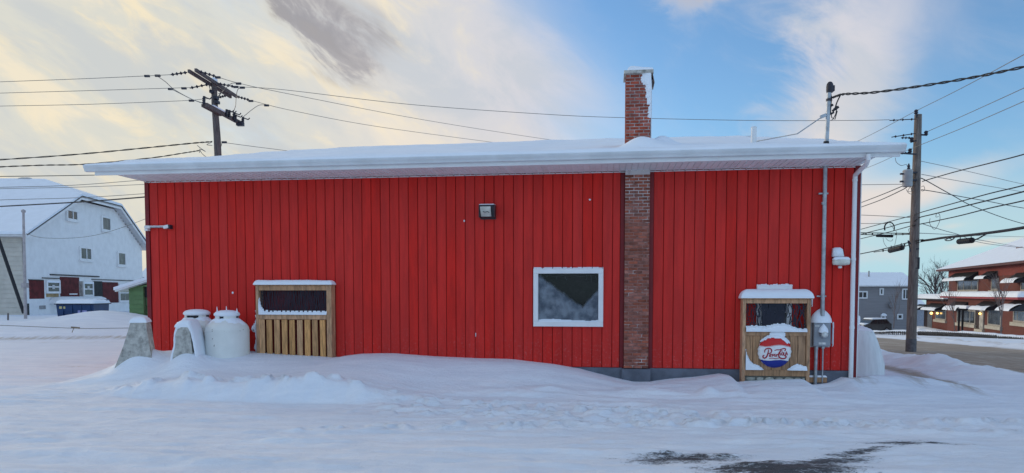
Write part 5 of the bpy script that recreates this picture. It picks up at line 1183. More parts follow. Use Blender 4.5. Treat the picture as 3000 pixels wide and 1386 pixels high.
HG = M('far_window_glass', (.10, .12, .135), .1, .5, .8, spec=.7)
def rwin(x0, y0, x1, y1, mull=(), sill=True, frame=RF, par=None, glass=HG, hit=None):
    h_ = hit or Rr; a0 = h_(x0, y1, .02)[0]; a1 = h_(x1, y1, .02)[0]; zt_ = h_((x0 + x1) / 2, y0, .02)[1]; zb_ = h_((x0 + x1) / 2, y1, .02)[1]
    ml = [a0 + (a1 - a0) * k for k in mull]
    fr_ = window(par or rh, frame, a0, a1, zb_, zt_, .13, .06, .0, glass=glass, fm=M('cream_frame', (.42, .39, .34), .7), mull=ml, inset=.03)
    if sill: b = MB(); b.box(a0 - .25, a1 + .25, -.18, 0, zb_ - .26, zb_ - .001); b.build('sill', CREAM, fr_)
    return fr_
AWN = M('black_awning', (.022, .024, .03), .6, .2, 6)
def awning(x0, x1, ya, yb, proj, seed, sn=.55, hit=None, par=None, cutr=1.0):
    h_ = hit or Rr; a0 = h_(x0, yb, .0)[0]; a1 = h_(x1, yb, .0)[0]; zt_ = h_((x0 + x1) / 2, ya, 0)[1]; zl_ = h_((x0 + x1) / 2, yb, 0)[1] - .12; sn *= .72; proj *= .85
    b = MB(); b.add([(a0, 0, zt_), (a1, 0, zt_), (a1, -proj, zl_), (a0, -proj, zl_), (a0, 0, zl_), (a1, 0, zl_)], [(0, 1, 2, 3), (0, 3, 4), (1, 5, 2), (4, 3, 2, 5)]); aw = b.build('awning', AWN, par or rh)
    b = MB(); Ug, Tg = np.meshgrid(np.linspace(a0 + .02, a0 + (a1 - a0) * cutr - .02, 26), np.linspace(0, 1, 7)); edge_ = sn + .10 * fbm(Ug * 2.2, Ug * 0, seed, 3); t_ = 1.02 - Tg * edge_
    th_ = .10 * np.sqrt(np.clip(1 - (2 * Tg - 1) ** 2, 0, 1)); b.grid(Ug, -proj * t_ - th_ * .5, zt_ + (zl_ - zt_) * t_ + th_ + .01); b.build('snow', SNOW, aw, smooth=True); return aw
X6 = lambda x: 2680 + x / 3.966
Y6 = lambda y: 700 + y / 3.966
rwin(X6(497), Y6(470), X6(735), Y6(607), (.31, .69)); awning(X6(470), X6(742), Y6(385), Y6(470), 1.3, 1, .52)
rwin(X6(888), Y6(455), X6(972), Y6(597)); awning(X6(850), X6(968), Y6(370), Y6(447), 1.2, 2, .5)
rwin(X6(1232), Y6(490), X6(1330), Y6(607)); awning(X6(1190), X6(1360), Y6(385), Y6(490), 1.3, 3, .6)
# porch wing: bay that stands forward under a red-edged flat roof
PU0 = Rr(X6(503), Y6(690), 0)[0]; zp1 = Rr(X6(700), Y6(668), 1)[1]; zp0 = Rr(X6(700), Y6(692), 1)[1]
b = MB(); b.box(PU0 + .3, RW, -.9, 0, GB, zp0); b.build('porch_wall', BRICK_FAR, rh)
b = MB(); b.box(PU0, RW, -1.5, 0, zp0, zp1); b.build('porch_roof_edge', M('red_fascia', (.34, .05, .06), .6), rh)
b = MB(); snow_cap(b, PU0 - .05, RW, -1.55, 0, zp1 - .01, .42, r=.35, nx=40, ny=8, amp=.1); b.build('porch_roof_snow', SNOW, rh, smooth=True)
RP = Frame(RF.world(0, -.9, 0)[:2], -106.7); Rp = RP.hit
ph_ = bpy.data.objects.new('porch', None); COL.objects.link(ph_); ph_.parent = rh; ph_.location = (0, -.9, 0)
rwin(X6(490), Y6(822), X6(703), Y6(985), (.33, .72), frame=RP, hit=Rp, par=ph_); awning(X6(452), X6(620), Y6(728), Y6(812), 1.1, 4, .7, hit=Rp, par=ph_)
b = MB(); a0 = Rp(X6(560), Y6(800))[0]; a1 = Rp(X6(705), Y6(800))[0]; zq = Rp(X6(630), Y6(808))[1]; b.box(a0, a1, -.7, 0, zq, zq + .1); snow_cap(b, a0, a1, -.72, 0, zq + .09, .18, nx=14, ny=5); b.build('canopy', SNOW, ph_)
for xq in (608, 652): a0 = Rp(X6(xq), Y6(900))[0]; b = MB(); b.box(a0 - .07, a0 + .07, -.68, -.54, GB, zq); b.build('canopy_post', BLACK, ph_)
a0 = Rp(X6(705), Y6(1040))[0]; a1 = Rp(X6(762), Y6(1040))[0]; zq0 = Rp(X6(740), Y6(1045))[1]; zq1 = Rp(X6(740), Y6(815))[1]; b = MB(); b.box(a0, a1, -.02, .0, zq0, zq1); b.build('doorway', M('dark_doorway', (.03, .015, .015)), ph_)
a2 = Rp(X6(808), Y6(1040))[0]; b = MB(); b.box(a1, a2, -.10, 0, zq0, zq1); b.build('stone_pier', M('pale_pier', (.42, .40, .36), .9, .25, 3), ph_)
b = MB(); b.box(a0 + .3, a2 + .1, -.2, 0, zq0 - .25, zq0 - .005); b.build('step', CREAM, ph_)
rwin(X6(848), Y6(815), X6(1003), Y6(1012), frame=RP, hit=Rp, par=ph_); awning(X6(790), X6(1000), Y6(725), Y6(808), 1.2, 5, .62, hit=Rp, par=ph_)
rwin(X6(1145), Y6(825), X6(1300), Y6(972), (.3,), frame=RP, hit=Rp, par=ph_); awning(X6(1150), X6(1330), Y6(718), Y6(815), 1.4, 6, .95, hit=Rp, par=ph_)
# low annex at the far end
AU0 = Rr(X6(92), Y6(900), 0)[0]; zan = Rr(X6(230), Y6(712), 0)[1]
b = MB(); b.box(AU0, -.01, .3, 8, GB, zan); b.build('annex_wall', BRICK_FAR, rh)
b = MB(); b.box(AU0 - 1.6, -.01, -.35, 8.3, zan, zan + .16); b.build('annex_roof', BLACK, rh); b = MB(); snow_cap(b, AU0 - 1.65, -.01, -.4, 8.3, zan + .155, .48, r=.3, nx=30, ny=10, amp=.1); b.build('annex_roof_snow', SNOW, rh, smooth=True)
RA = Frame(RF.world(0, .3, 0)[:2], -106.7); Ra = RA.hit
an = bpy.data.objects.new('annex', None); COL.objects.link(an); an.parent = rh; an.location = (0, .3, 0)
rwin(X6(240), Y6(825), X6(362), Y6(940), frame=RA, hit=Ra, par=an); awning(X6(190), X6(362), Y6(748), Y6(815), 1.2, 7, .55, hit=Ra, par=an)
awning(X6(50), X6(165), Y6(760), Y6(808), 1.4, 8, .95, hit=Ra, par=an)
a0 = Ra(X6(95), Y6(900))[0]; a1 = Ra(X6(152), Y6(900))[0]; a2 = Ra(X6(205), Y6(900))[0]; zq0 = Ra(X6(150), Y6(1025))[1]; zq1 = Ra(X6(150), Y6(825))[1]
b = MB(); b.box(a0 + .5, a1, -.02, 0, zq0, zq1); b.build('doorway', M('dark_doorway', (.03, .015, .015)), an); b = MB(); b.box(a1, a2, -.04, 0, zq0, zq1); b.build('door', M('glazed_door', (.16, .17, .18), .3, .3, 2), an)
b = MB(); b.box(Ra(X6(130), Y6(1030))[0], Ra(X6(400), Y6(1030))[0], -1.6, 0, GB, zq0 - .3); snow_cap(b, Ra(X6(130), Y6(1030))[0], Ra(X6(400), Y6(1030))[0], -1.6, 0, zq0 - .31, .4, nx=20, ny=6); b.build('snowy_step', SNOW, an)
LAMP = emit('lamp_glow', (1.0, .58, .16), 1.6)
for (fx, hit_, lab, xq, yq, rr_) in ((RA, Ra, 'lit amber globe lamp beside the annex door of the brick house', 193, 863, .14), (RA, Ra, 'lit amber lamp near the annex window of the brick house', 262, 864, .11), (RP, Rp, 'lit amber lamp in the dark porch doorway of the brick house', 757, 868, .09)):
    a0, zq = hit_(X6(xq), Y6(yq), .2); o = thing('porch_lamp', lab, 'lamp', fx, (a0, -.2, zq), 'lit lamps on the brick house')
    b = MB(); b.lathe([(.01, -rr_), (rr_ * .8, -rr_ * .6), (rr_, 0), (rr_ * .8, rr_ * .6), (.01, rr_)], (0, 0, 0), 10); b.build('globe', LAMP, o, smooth=True); b = MB(); b.box(-.04, .04, 0, .2, rr_ * .7, rr_ * 1.2); b.build('bracket', BLACK, o)
# grey house
HF = Frame(at(2500, 960, 87)[:2], 0); Hh = HF.hit; gy = thing('grey_house', 'two-storey grey sided house with white-trimmed windows and snowy roof', 'house', HF, (0, 0, 0))
x1_, zev = Hh(2672, 836); zrg = Hh(2600, 795)[1] 
b = MB(); b.box(-6, x1_ - .2, 0, 9, -4.5, zev); b.build('wall', GREY_H, gy)
zz = -3.6; b = MB()
while zz < zev - .1: b.box(-6, x1_ - .2, -.025, -.003, zz, zz + .03); zz += .25
b.build('siding_laps', GREY_H, gy, kind='stuff')
b = MB(); xr = Hh(2647, 797, -4)[0]; b.add([(-7, -.5, zev), (x1_ + .6, -.5, zev), (xr, 4.2, zrg), (-7, 4.2, zrg), (x1_ + .6, 9.4, zev), (-7, 9.4, zev), (-7, -.5, zev - .02)], [(0, 1, 2, 3), (3, 2, 4, 5), (1, 4, 2), (0, 5, 4, 1)]); b.build('roof_snow', SNOW, gy)
b = MB(); b.box(-7, x1_ + .6, -.52, -.42, zev - .14, zev + .01); b.build('fascia', WHITE_VINYL, gy)
def gwn(x0, y0, x1, y1, mull=()):
    a0, zb_ = Hh(x0, y1); a1, zt_ = Hh(x1, y0); return window(gy, HF, a0, a1, zb_, zt_, .16, .08, -.02, glass=WG, fm=WHITE_VINYL, mull=[a0 + (a1 - a0) * k for k in mull], inset=.05)
X7 = lambda x: 2450 + x / 2.533
Y7 = lambda y: 680 + y / 2.533
gwn(X7(128), Y7(437), X7(232), Y7(494), (.3, .65)); gwn(X7(318), Y7(415), X7(351), Y7(468)); gwn(X7(484), Y7(419), X7(541), Y7(502), (.5,)); gwn(X7(449), Y7(607), X7(493), Y7(648))
f_ = gwn(X7(328), Y7(618), X7(366), Y7(644)); a0, zt_ = Hh(X7(326), Y7(620)); a1, _ = Hh(X7(366), Y7(620)); b = MB(); snow_cap(b, a0, a1, -.4, -.02, zt_, .32, nx=8, ny=5); b.build('snow', SNOW, f_)
a0, zq = Hh(X7(403), Y7(540)); b = MB(); b.lathe([(.4, 0), (.36, .15), (.05, .2)], (a0, -.3, zq), 12, 'y'); b.box(a0 - .05, a0 + .05, -.3, 0, zq - .4, zq); b.build('satellite_dish', M('dish_grey', (.2, .2, .21)), gy)
a0, zq = Hh(X7(242), Y7(318), -2.6); b = MB(); b.lathe([(.09, -.8), (.09, .5)], (a0, 2.6, zq), 8); b.build('vent_pipe', M('vent_grey', (.3, .3, .3)), gy)
# another snowy roof and pale shed seen between the houses
BF = Frame(at(2690, 940, 96)[:2], 0); Bh = BF.hit; sb = thing('backyard_shed', 'pale backyard shed with snowy roof glimpsed behind the utility pole', 'shed', BF, (0, 0, 0))
a0, z1_ = Bh(2684, 905); a1, _ = Bh(2712, 905); b = MB(); b.box(a0 - 2, a1, 0, 4, -5, z1_); b.build('wall', M('shed_grey', (.30, .32, .36)), sb); b = MB(); slab(b, [(a0 - 2.2, -.3, z1_), (a1 + .2, -.3, z1_), (a1 + .2, 3, z1_ + 1.9), (a0 - 2.2, 3, z1_ + 1.9)], .2); b.build('roof_snow', SNOW, sb)
# parked suv in the neighbour's drive
CF = Frame(at(2532, 966, 76)[:2], 8); Ch = CF.hit; cz = Ch(2580, 968)[1] - .35; cl = Ch(2614, 955)[0] 
car = thing('parked_car', 'dark parked suv with snow on its roof in front of the grey house', 'car', CF, (0, 0, cz)); CS = cl / 4.2
sd_ = [(0, .35), (.05, .85), (.35, 1.0), (.75, 1.06), (1.35, 1.52), (3.4, 1.55), (3.95, 1.1), (4.15, 1.05), (4.2, .4), (3.7, .3), (.4, .3)]
b = MB(); b.prism([(x * CS, z) for x, z in sd_[::-1]], .05, 1.75); b.build('body', M('dark_paint', (.035, .04, .045), .25, .1, 3, spec=.7), car, smooth='auto')
for wp in ([(.95, 1.06), (1.42, 1.44), (1.95, 1.46), (1.95, 1.06)], [(2.05, 1.06), (2.05, 1.46), (2.75, 1.46), (2.75, 1.06)], [(2.85, 1.06), (2.85, 1.46), (3.35, 1.45), (3.75, 1.1)]):
    b = MB(); b.prism([(x * CS, z) for x, z in wp], .03, .06); b.build('side_window', M('car_glass', (.02, .025, .03), .08, spec=.8), car)
b = MB(); snow_cap(b, 1.3 * CS, 3.5 * CS, .1, 1.7, 1.52, .14, r=.15, nx=14, ny=8); b.build('roof_snow', SNOW, car, smooth=True)
b = MB(); snow_cap(b, .1 * CS, .9 * CS, .1, 1.7, .95, .18, r=.2, nx=10, ny=8); b.build('hood_snow', SNOW, car, smooth=True)
for xw in (.85, 3.4):
    b = MB(); b.lathe([(.3, -.1), (.34, -.08), (.34, .08), (.3, .1)], (xw * CS, .12, .34), 16, 'y'); wh = b.build('wheel', BLACK, car, smooth='auto'); b = MB(); b.lathe([(.2, -.02), (.2, .03)], (xw * CS, .0, .34), 12, 'y'); b.build('rim', GALV, wh)
b = MB(); b.box(-.03, .06, .1, .5, .75, .92); b.build('headlight', M('lamp_lens', (.5, .5, .5), .2), car)
# low iron fence with clipped snowy hedge along the far pavement
fence_pts = [(2552, 973, 62), (2610, 971, 60), (2690, 972, 58), (2760, 974, 54), (2840, 978, 50), (2920, 984, 46), (3010, 991, 43), (3090, 998, 40)]
FP = [at(*q) for q in fence_pts]; dense = []
for i in range(len(FP) - 1):
    for j in range(14): dense.append(FP[i] + (FP[i + 1] - FP[i]) * j / 14)
b = MB(); rr_ = random.Random(4)
for i in range(len(dense) - 1):
    p = dense[i]; q = dense[i + 1]; L_ = np.linalg.norm(q - p); k = int(L_ / .22) + 1
    for j in range(k):
        c = p + (q - p) * j / k; b.box(c[0] - .02, c[0] + .02, c[1] - .02, c[1] + .02, c[2] - .75, c[2] + .02 + .04 * (j % 2))
b.build('pickets', BLACK, None, kind='stuff'); fe = b
pk = bpy.data.objects['pickets']
fn = bpy.data.objects.new('iron_fence', None); COL.objects.link(fn); fn['label'] = 'low black iron picket fence along the far side of the brown street'; fn['category'] = 'fence'; fn.location = Vector(dense[0]); pk.parent = fn; pk.location = -Vector(dense[0])
b = MB(); b.tube([p + np.array([0, 0, -.08]) for p in dense], .035, 5); b.tube([p + np.array([0, 0, -.5]) for p in dense], .03, 5); b.build('rail', BLACK, fn, off=dense[0])
HED = M('hedge_twigs', (.055, .035, .03), .9, .3, 4); b = MB(); b2 = MB()
for i in range(len(dense) - 1):
    p = dense[i] + np.array([.45, .5, 0]); q = dense[i + 1] + np.array([.45, .5, 0])
    for j in range(26):
        c = p + (q - p) * rr_.random() + np.array([rr_.uniform(-.3, .3), rr_.uniform(-.3, .3), rr_.uniform(-.75, .02)]); s_ = rr_.uniform(.05, .13)
        a = np.array([rr_.uniform(-1, 1), rr_.uniform(-1, 1), rr_.uniform(-.3, 1)]); a /= np.linalg.norm(a); e = np.cross(a, [rr_.uniform(-1, 1), .3, rr_.uniform(-1, 1)]); b.add([c - a * s_ * 1.6, c + e * s_ * .7, c + a * s_ * 1.6], [(0, 1, 2)])
hd = b.build('hedge', HED, None, kind='stuff'); hd['label'] = 'clipped bare hedge dusted with snow behind the iron fence'; hd['category'] = 'hedge'
Ng = len(dense); Gp = np.array(dense); tt_ = np.linspace(-1, 1, 7)
GX = Gp[:, 0][None, :] + .5 + .42 * tt_[:, None]; GY = Gp[:, 1][None, :] + .55 + .1 * tt_[:, None]; GZ = Gp[:, 2][None, :] - .02 + .13 * np.sqrt(1 - tt_[:, None] ** 2) + .09 * fbm(GX * 1.2, GY * 1.2, 4, 3)
b = MB(); b.grid(GX, GY, GZ); b.build('hedge_snow', SNOW, hd, smooth=True)
# bare trees
def bare_tree(name, label, px, py, D, h, spread, seed, trunk_r, levels, nb, mat=BARK, group=None, fork=.2):
    base = at(px, py, D); rr = random.Random(seed); tr = MB(); br = MB()
    def grow(p, d, L_, r, lev):
        n = 4; pts_ = [p]; dd = np.array(d)
        for i in range(n):
            dd = dd + np.array([rr.uniform(-.16, .16), rr.uniform(-.16, .16), rr.uniform(-.04, .10)]); dd /= np.linalg.norm(dd); pts_.append(pts_[-1] + dd * L_ / n)
        (tr if lev == 0 else br).tube(pts_, [r * (1 - .6 * i / n) for i in range(n + 1)], 5 if lev < 2 else 3, cap=False)
        if lev >= levels: return
        for k in range(nb[lev]):
            f = rr.uniform(fork if lev == 0 else .25, 1.0); i = min(int(f * n), n - 1); q = pts_[i] + (pts_[i + 1] - pts_[i]) * (f * n - i)
            a = rr.uniform(0, 6.283); up = dd; s1 = np.cross(up, [0.3, 1, .2]); s1 /= np.linalg.norm(s1); s2 = np.cross(up, s1); sp_ = spread * rr.uniform(.6, 1.2)
            nd = up * math.cos(sp_) + (s1 * math.cos(a) + s2 * math.sin(a)) * math.sin(sp_); grow(q, nd, L_ * rr.uniform(.5, .78) * (1.1 - .35 * f), r * (.55 - .15 * f), lev + 1)
    grow(np.array([0, 0, 0.0]), np.array([0, 0, 1.0]), h * .5, trunk_r, 0)
    o = bpy.data.objects.new(name, None); COL.objects.link(o); o.location = Vector(base); o['label'] = label; o['category'] = 'tree'
    if group: o['group'] = group
    tr.build('trunk', mat, o); br.build('crown', mat, o)
    return o
bare_tree('bare_tree', 'broad leafless tree rising between the grey house and the brick house', 2738, 905, 105, 9.5, .62, 5, .20, 4, (10, 5, 4, 3), M('distant_bark', (.085, .07, .075), .9), fork=.05)
bare_tree('bare_tree', 'smaller leafless tree at the flat roof edge by the brick wall', 2762, 880, 100, 6.5, .62, 8, .13, 3, (8, 6, 5), M('distant_bark', (.085, .07, .075), .9), fork=.05)
SAP = M('sapling_bark', (.17, .13, .12), .8)
bare_tree('sapling', 'thin leafless sapling in front of the three-part porch window', 2797, 972, 56, 5.6, .42, 3, .045, 2, (10, 4), SAP, 'saplings before the houses', .3)
bare_tree('sapling', 'taller pale sapling before the bay at the porch corner', 2932, 980, 48, 5.6, .5, 4, .055, 2, (12, 4), SAP, 'saplings before the houses', .3)
bare_tree('sapling', 'faint thin sapling against the grey house behind the car', 2618, 962, 74, 6.6, .4, 6, .045, 2, (9, 4), SAP, 'saplings before the houses', .25)

# ================================================================== UTILITY POLES
def ins_string(mb, a, b_, n, r):
    a = np.array(a); b_ = np.array(b_); mb.tube([a, b_], r * .35, 5)
    for k in range(n):
        c = a + (b_ - a) * (k + .5) / n; d = (b_ - a) / np.linalg.norm(b_ - a); mb.tube([c - d * r * .55, c, c + d * r * .55], [r * .5, r, r * .5], 7)
LD = 27.0
base = at(640, 470, LD); top = np.array(at(627.5, 240, LD)); gzl = gz(base[0], LD)
lp = bpy.data.objects.new('utility_pole', None); COL.objects.link(lp); lp.location = Vector((base[0] + .16, LD, gzl)); lp['label'] = 'dark weathered utility pole with double crossarm rising behind the snowy roof'; lp['category'] = 'utility pole'; lp['group'] = 'wooden utility poles'
LO = np.array(lp.location)
b = MB(); low = np.array([base[0] + .16, LD, gzl - .5]); b.tube([low, np.array(at(636, 400, LD)), np.array(at(628.5, 300, LD)), top], [.17, .125, .11, .10], 12); b.build('post', POLE_D, lp, smooth='auto', off=LO)
# crossarms run mostly away from the viewer: equal heights, growing distance
def arm_ends(p, q, Ya):
    A_ = np.array(at(p[0], p[1], Ya)); d = ray(*q); k = (A_[2] - CAM_H) / d[2]; return A_, CP + d * k
A0, A1 = arm_ends((553, 208), (676, 284), 25.35); B0, B1 = arm_ends((573, 205), (693, 283), 25.35)
for (p, q) in ((A0, A1), (B0, B1)): b = MB(); b.beam(p, q, .085, .11); b.build('crossarm', POLE_D, lp, off=LO)
C0, C1 = arm_ends((603, 307), (712, 365), 25.9)
b = MB(); b.beam(C0, C1, .11, .14); b.build('crossarm', POLE_D, lp, off=LO, label='lower crossarm carrying switchgear')
b = MB(); b.beam(C0 + np.array([-.16, .1, 0]), C0 + (C1 - C0) * .45 + np.array([-.16, .1, 0]), .09, .1); snow_cap(b, C0[0] - .05, C0[0] + .8, C0[1] + .1, C0[1] + 1.4, C0[2] + .06, .05, nx=6, ny=6) if False else None
b.build('crossarm', POLE_D, lp, off=LO)
b = MB(); m_ = C0 + (C1 - C0) * .35; b.beam(C0 + (C1 - C0) * .15 + np.array([0, 0, .09]), C0 + (C1 - C0) * .5 + np.array([0, 0, .09]), .14, .05); b.build('arm_snow', SNOW, lp, off=LO)
b = MB(); b.tube([top + np.array([0, 0, -.02]), top + np.array([0, 0, .10]), top + np.array([0, 0, .16])], [.12, .12, .03], 10); b.build('pole_cap', SNOW, lp, off=LO)
b = MB(); b.beam(A0 + (A1 - A0) * .3, (A0 + A1) / 2 * np.array([1, 1, 0]) + np.array([0, 0, A0[2] - .75]), .03, .03) if False else b.beam(at(610, 243, LD - .6), at(620, 275, LD - .1), .02, .03); b.beam(at(655, 262, LD + .4), at(636, 288, LD), .02, .03); b.build('brace', HARD, lp, off=LO)
def near(p, d): return np.array(p) + np.array(d)
inst = [((548, 212), (500, 219), 25.35), ((612, 247), (556, 258), 26.6), ((662, 280), (636, 287), 28.4), ((583, 209), (632, 224), 25.4), ((640, 245), (686, 254), 27), ((695, 283), (730, 293), 28.8)]
for (p, q, Y_) in inst: b = MB(); ins_string(b, at(*p, Y_), at(*q, Y_), 4, .062); b.build('insulator', HARD, lp, smooth='auto', off=LO)
# cut-outs and hooks on the lower arm
def gadget(px, py, Y_, sc=1.0):
    c = np.array(at(px, py, Y_)); b = MB(); b.beam(c + np.array([0, 0, -.16 * sc]), c + np.array([.02, 0, .12 * sc]), .07 * sc, .07 * sc); b.beam(c + np.array([.0, 0, .10 * sc]), c + np.array([.2 * sc, .05, .03 * sc]), .035 * sc, .035 * sc); b.beam(c + np.array([.2 * sc, .05, .03 * sc]), c + np.array([.26 * sc, .05, .1 * sc]), .03 * sc, .03 * sc)
    for k in range(3): b.tube([c + np.array([0, 0, -.12 * sc + k * .07]), c + np.array([0, 0, -.09 * sc + k * .07])], [.06 * sc, .06 * sc], 7)
    b.build('cutout_switch', HARD, lp, off=LO)
for q in ((597, 292, 25.9), (663, 330, 27.3), (671, 332, 27.5), (685, 338, 27.9), (689, 345, 28.0), (711, 352, 28.4)): gadget(*q)
b = MB(); b.box(*(lambda c: (c[0] - .16, c[0] + .1, c[1] - .1, c[1] + .1, c[2] - .09, c[2] + .05))(at(706, 362, 28.4))); b.build('switch_box', HARD, lp, off=LO)
b = MB()
for q in ((622, 270), (637, 300), (634, 288)): c = at(*q, LD - .1); b.box(c[0] - .06, c[0] + .06, c[1] - .14, c[1] + .1, c[2] - .05, c[2] + .05)
b.build('bracket', HARD, lp, off=LO, kind='stuff')
def jump(parent, pts, off, r=.012, name='jumper'):
    b = MB(); P_ = [np.array(at(*q)) for q in pts]; dn = []
    for i in range(len(P_) - 1):
        p0 = P_[max(i - 1, 0)]; p1 = P_[i]; p2 = P_[i + 1]; p3 = P_[min(i + 2, len(P_) - 1)]
        for j in range(5): t_ = j / 5; dn.append(.5 * ((2 * p1) + (-p0 + p2) * t_ + (2 * p0 - 5 * p1 + 4 * p2 - p3) * t_ ** 2 + (-p0 + 3 * p1 - 3 * p2 + p3) * t_ ** 3))
    dn.append(P_[-1]); b.tube(dn, r, 5); return b.build(name, WIRE_G, parent, off=off)
jump(lp, [(462, 224, 25.4), (485, 240, 25.6), (510, 262, 25.8), (560, 290, 25.9), (600, 305, 25.9)], LO)
jump(lp, [(500, 260, 26.4), (530, 275, 26.2), (565, 292, 26), (598, 303, 25.9)], LO)
jump(lp, [(700, 245, 26.0), (680, 244, 26.2), (664, 256, 26.6), (650, 270, 27), (639, 275, 27)], LO)
jump(lp, [(711, 257, 27), (697, 262, 27.2), (692, 285, 27.5), (690, 310, 27.8), (684, 328, 27.9)], LO)
jump(lp, [(781, 308, 28.6), (760, 308, 28.6), (740, 320, 28.5), (713, 342, 28.4)], LO)
jump(lp, [(620, 417, 26.8), (606, 424, 26.8), (622, 426, 26.9)], LO); jump(lp, [(650, 418, 27.1), (648, 428, 27), (643, 434, 27)], LO)
jump(lp, [(578, 426, 26.8), (590, 436, 26.8), (602, 444, 26.8), (588, 438, 26.8), (584, 448, 26.8)], LO); jump(lp, [(584, 436, 26.8), (592, 450, 26.8), (604, 460, 26.8)], LO)
b = MB()
for q in ((431, 223, 25.4), (462, 222, 25.4), (500, 261, 26.5), (539, 259, 26.6), (561, 295, 26.6), (638, 227, 25.4), (699, 245, 26), (710, 257, 27), (691, 255, 27), (735, 296, 28.6), (781, 309, 28.6), (657, 417, 27)): c = at(*q); b.box(c[0] - .09, c[0] + .09, c[1] - .03, c[1] + .03, c[2] - .035, c[2] + .035)
b.build('wire_clamp', HARD, lp, off=LO, kind='stuff')

RD_ = 27.0
base = np.array(at(2668, 1040, RD_)); top = np.array(at(2690, 336, RD_)); gzr = gz(base[0], RD_)
rp = bpy.data.objects.new('utility_pole', None); COL.objects.link(rp); rp.location = Vector((base[0], RD_, gzr)); rp['label'] = 'brown wooden utility pole with grey transformer standing at the snowy street corner'; rp['category'] = 'utility pole'; rp['group'] = 'wooden utility poles'
RO = np.array(rp.location)
b = MB(); b.tube([base + np.array([0, 0, -.6]), base, np.array(at(2679, 700, RD_)), top], [.178, .176, .165, .125], 14); b.build('post', POLE_W, rp, smooth='auto', off=RO)
b = MB(); b.tube([base + np.array([0, 0, -.4]), base + np.array([.004, 0, .55]), base + np.array([.006, 0, .62])], [.188, .184, .180], 14); b.build('base_sleeve', M('grey_sleeve', (.13, .13, .14), .8, .2, 8), rp, smooth='auto', off=RO)
def rbeam(name, p, q, w_=.05, Y_=RD_ - .15, mat=HARD): b = MB(); b.beam(at(*p, Y_), at(*q, Y_), w_, w_); b.build(name, mat, rp, off=RO)
rbeam('bracket_arm', (2700, 395), (2716, 396)); rbeam('bracket_arm', (2668, 417), (2684, 412)); rbeam('bracket_arm', (2640, 449), (2684, 452)); rbeam('top_pin', (2684, 345), (2684, 330), .06)
for (px, py) in ((2684, 327), (2713, 389), (2671, 408), (2666, 441)):
    c = at(px, py, RD_ - .15); b = MB(); b.lathe([(.03, -.1), (.08, -.06), (.05, -.02), (.075, .02), (.04, .07)], c, 10); b.build('insulator', HARD, rp, smooth='auto', off=RO)
for (p, q) in (((2606, 353), (2684, 349)), ((2612, 402), (2682, 391)), ((2640, 404), (2668, 404)), ((2638, 450), (2668, 447))): b = MB(); ins_string(b, at(*p, RD_ - .1), at(*q, RD_ - .1), 3, .05); b.build('insulator', HARD, rp, smooth='auto', off=RO)
rbeam('step_rack', (2692, 754), (2691, 788), .05); rbeam('step_rack', (2684, 756), (2693, 756), .03); rbeam('step_rack', (2682, 786), (2692, 786), .03); rbeam('step_bolt', (2684, 730), (2692, 728), .05); rbeam('side_hook', (2668, 715), (2660, 705), .04); rbeam('side_hook', (2668, 738), (2660, 705), .03)
# transformer can
tcx = np.array(at(2659, 513, RD_ - .2)); zt0 = at(2659, 547, RD_ - .2)[2]; zt1 = at(2659, 500, RD_ - .2)[2]
tr = bpy.data.objects.new('transformer', None); COL.objects.link(tr); tr.location = Vector((tcx[0], tcx[1], zt0)); tr['label'] = 'grey cylindrical transformer hung on the brown utility pole'; tr['category'] = 'transformer'; TO = np.array(tr.location)
b = MB(); b.lathe([(.16, 0), (.172, .03), (.172, zt1 - zt0 - .04), (.18, zt1 - zt0 - .02), (.15, zt1 - zt0 + .03), (.02, zt1 - zt0 + .05)], (tcx[0], tcx[1], zt0), 20); b.build('can', M('transformer_grey', (.37, .40, .41), .5, .08, 4), tr, smooth='auto', off=TO)
b = MB(); h_ = zt1 - zt0; b.lathe([(.05, 0), (.06, .05), (.035, .08), (.055, .12), (.03, .17), (.02, .22)], (tcx[0], tcx[1] - .06, zt1 + .03), 9); b.build('bushing', HARD, tr, off=TO)
b = MB()
for zq in (.16, .44): b.box(tcx[0] - .27, tcx[0] - .16, tcx[1] - .04, tcx[1] + .04, zt0 + zq, zt0 + zq + .06); b.box(tcx[0] + .16, tcx[0] + .34, tcx[1] - .04, tcx[1] + .1, zt0 + zq + .05, zt0 + zq + .11)
b.build('lug', HARD, tr, off=TO, kind='stuff')
for pts in ([(2655, 555), (2662, 566), (2674, 570), (2678, 572)], [(2668, 548), (2672, 558), (2676, 556)], [(2623, 462), (2626, 475), (2640, 485), (2655, 482), (2659, 490)], [(2699, 548), (2706, 545), (2709, 556), (2702, 560), (2698, 556)], [(2666, 540), (2670, 560), (2660, 560), (2666, 548)]): jump(rp, [(x, y, RD_ - .2) for x, y in pts], RO, .010)
for pts in ([(2725, 640), (2724, 655), (2738, 672), (2752, 650), (2753, 630), (2745, 624), (2742, 636), (2750, 634)], [(2666, 688), (2662, 672), (2670, 672), (2669, 690)]): jump(rp, [(x, y, RD_ - .3) for x, y in pts], RO, .010, 'cable_loop')

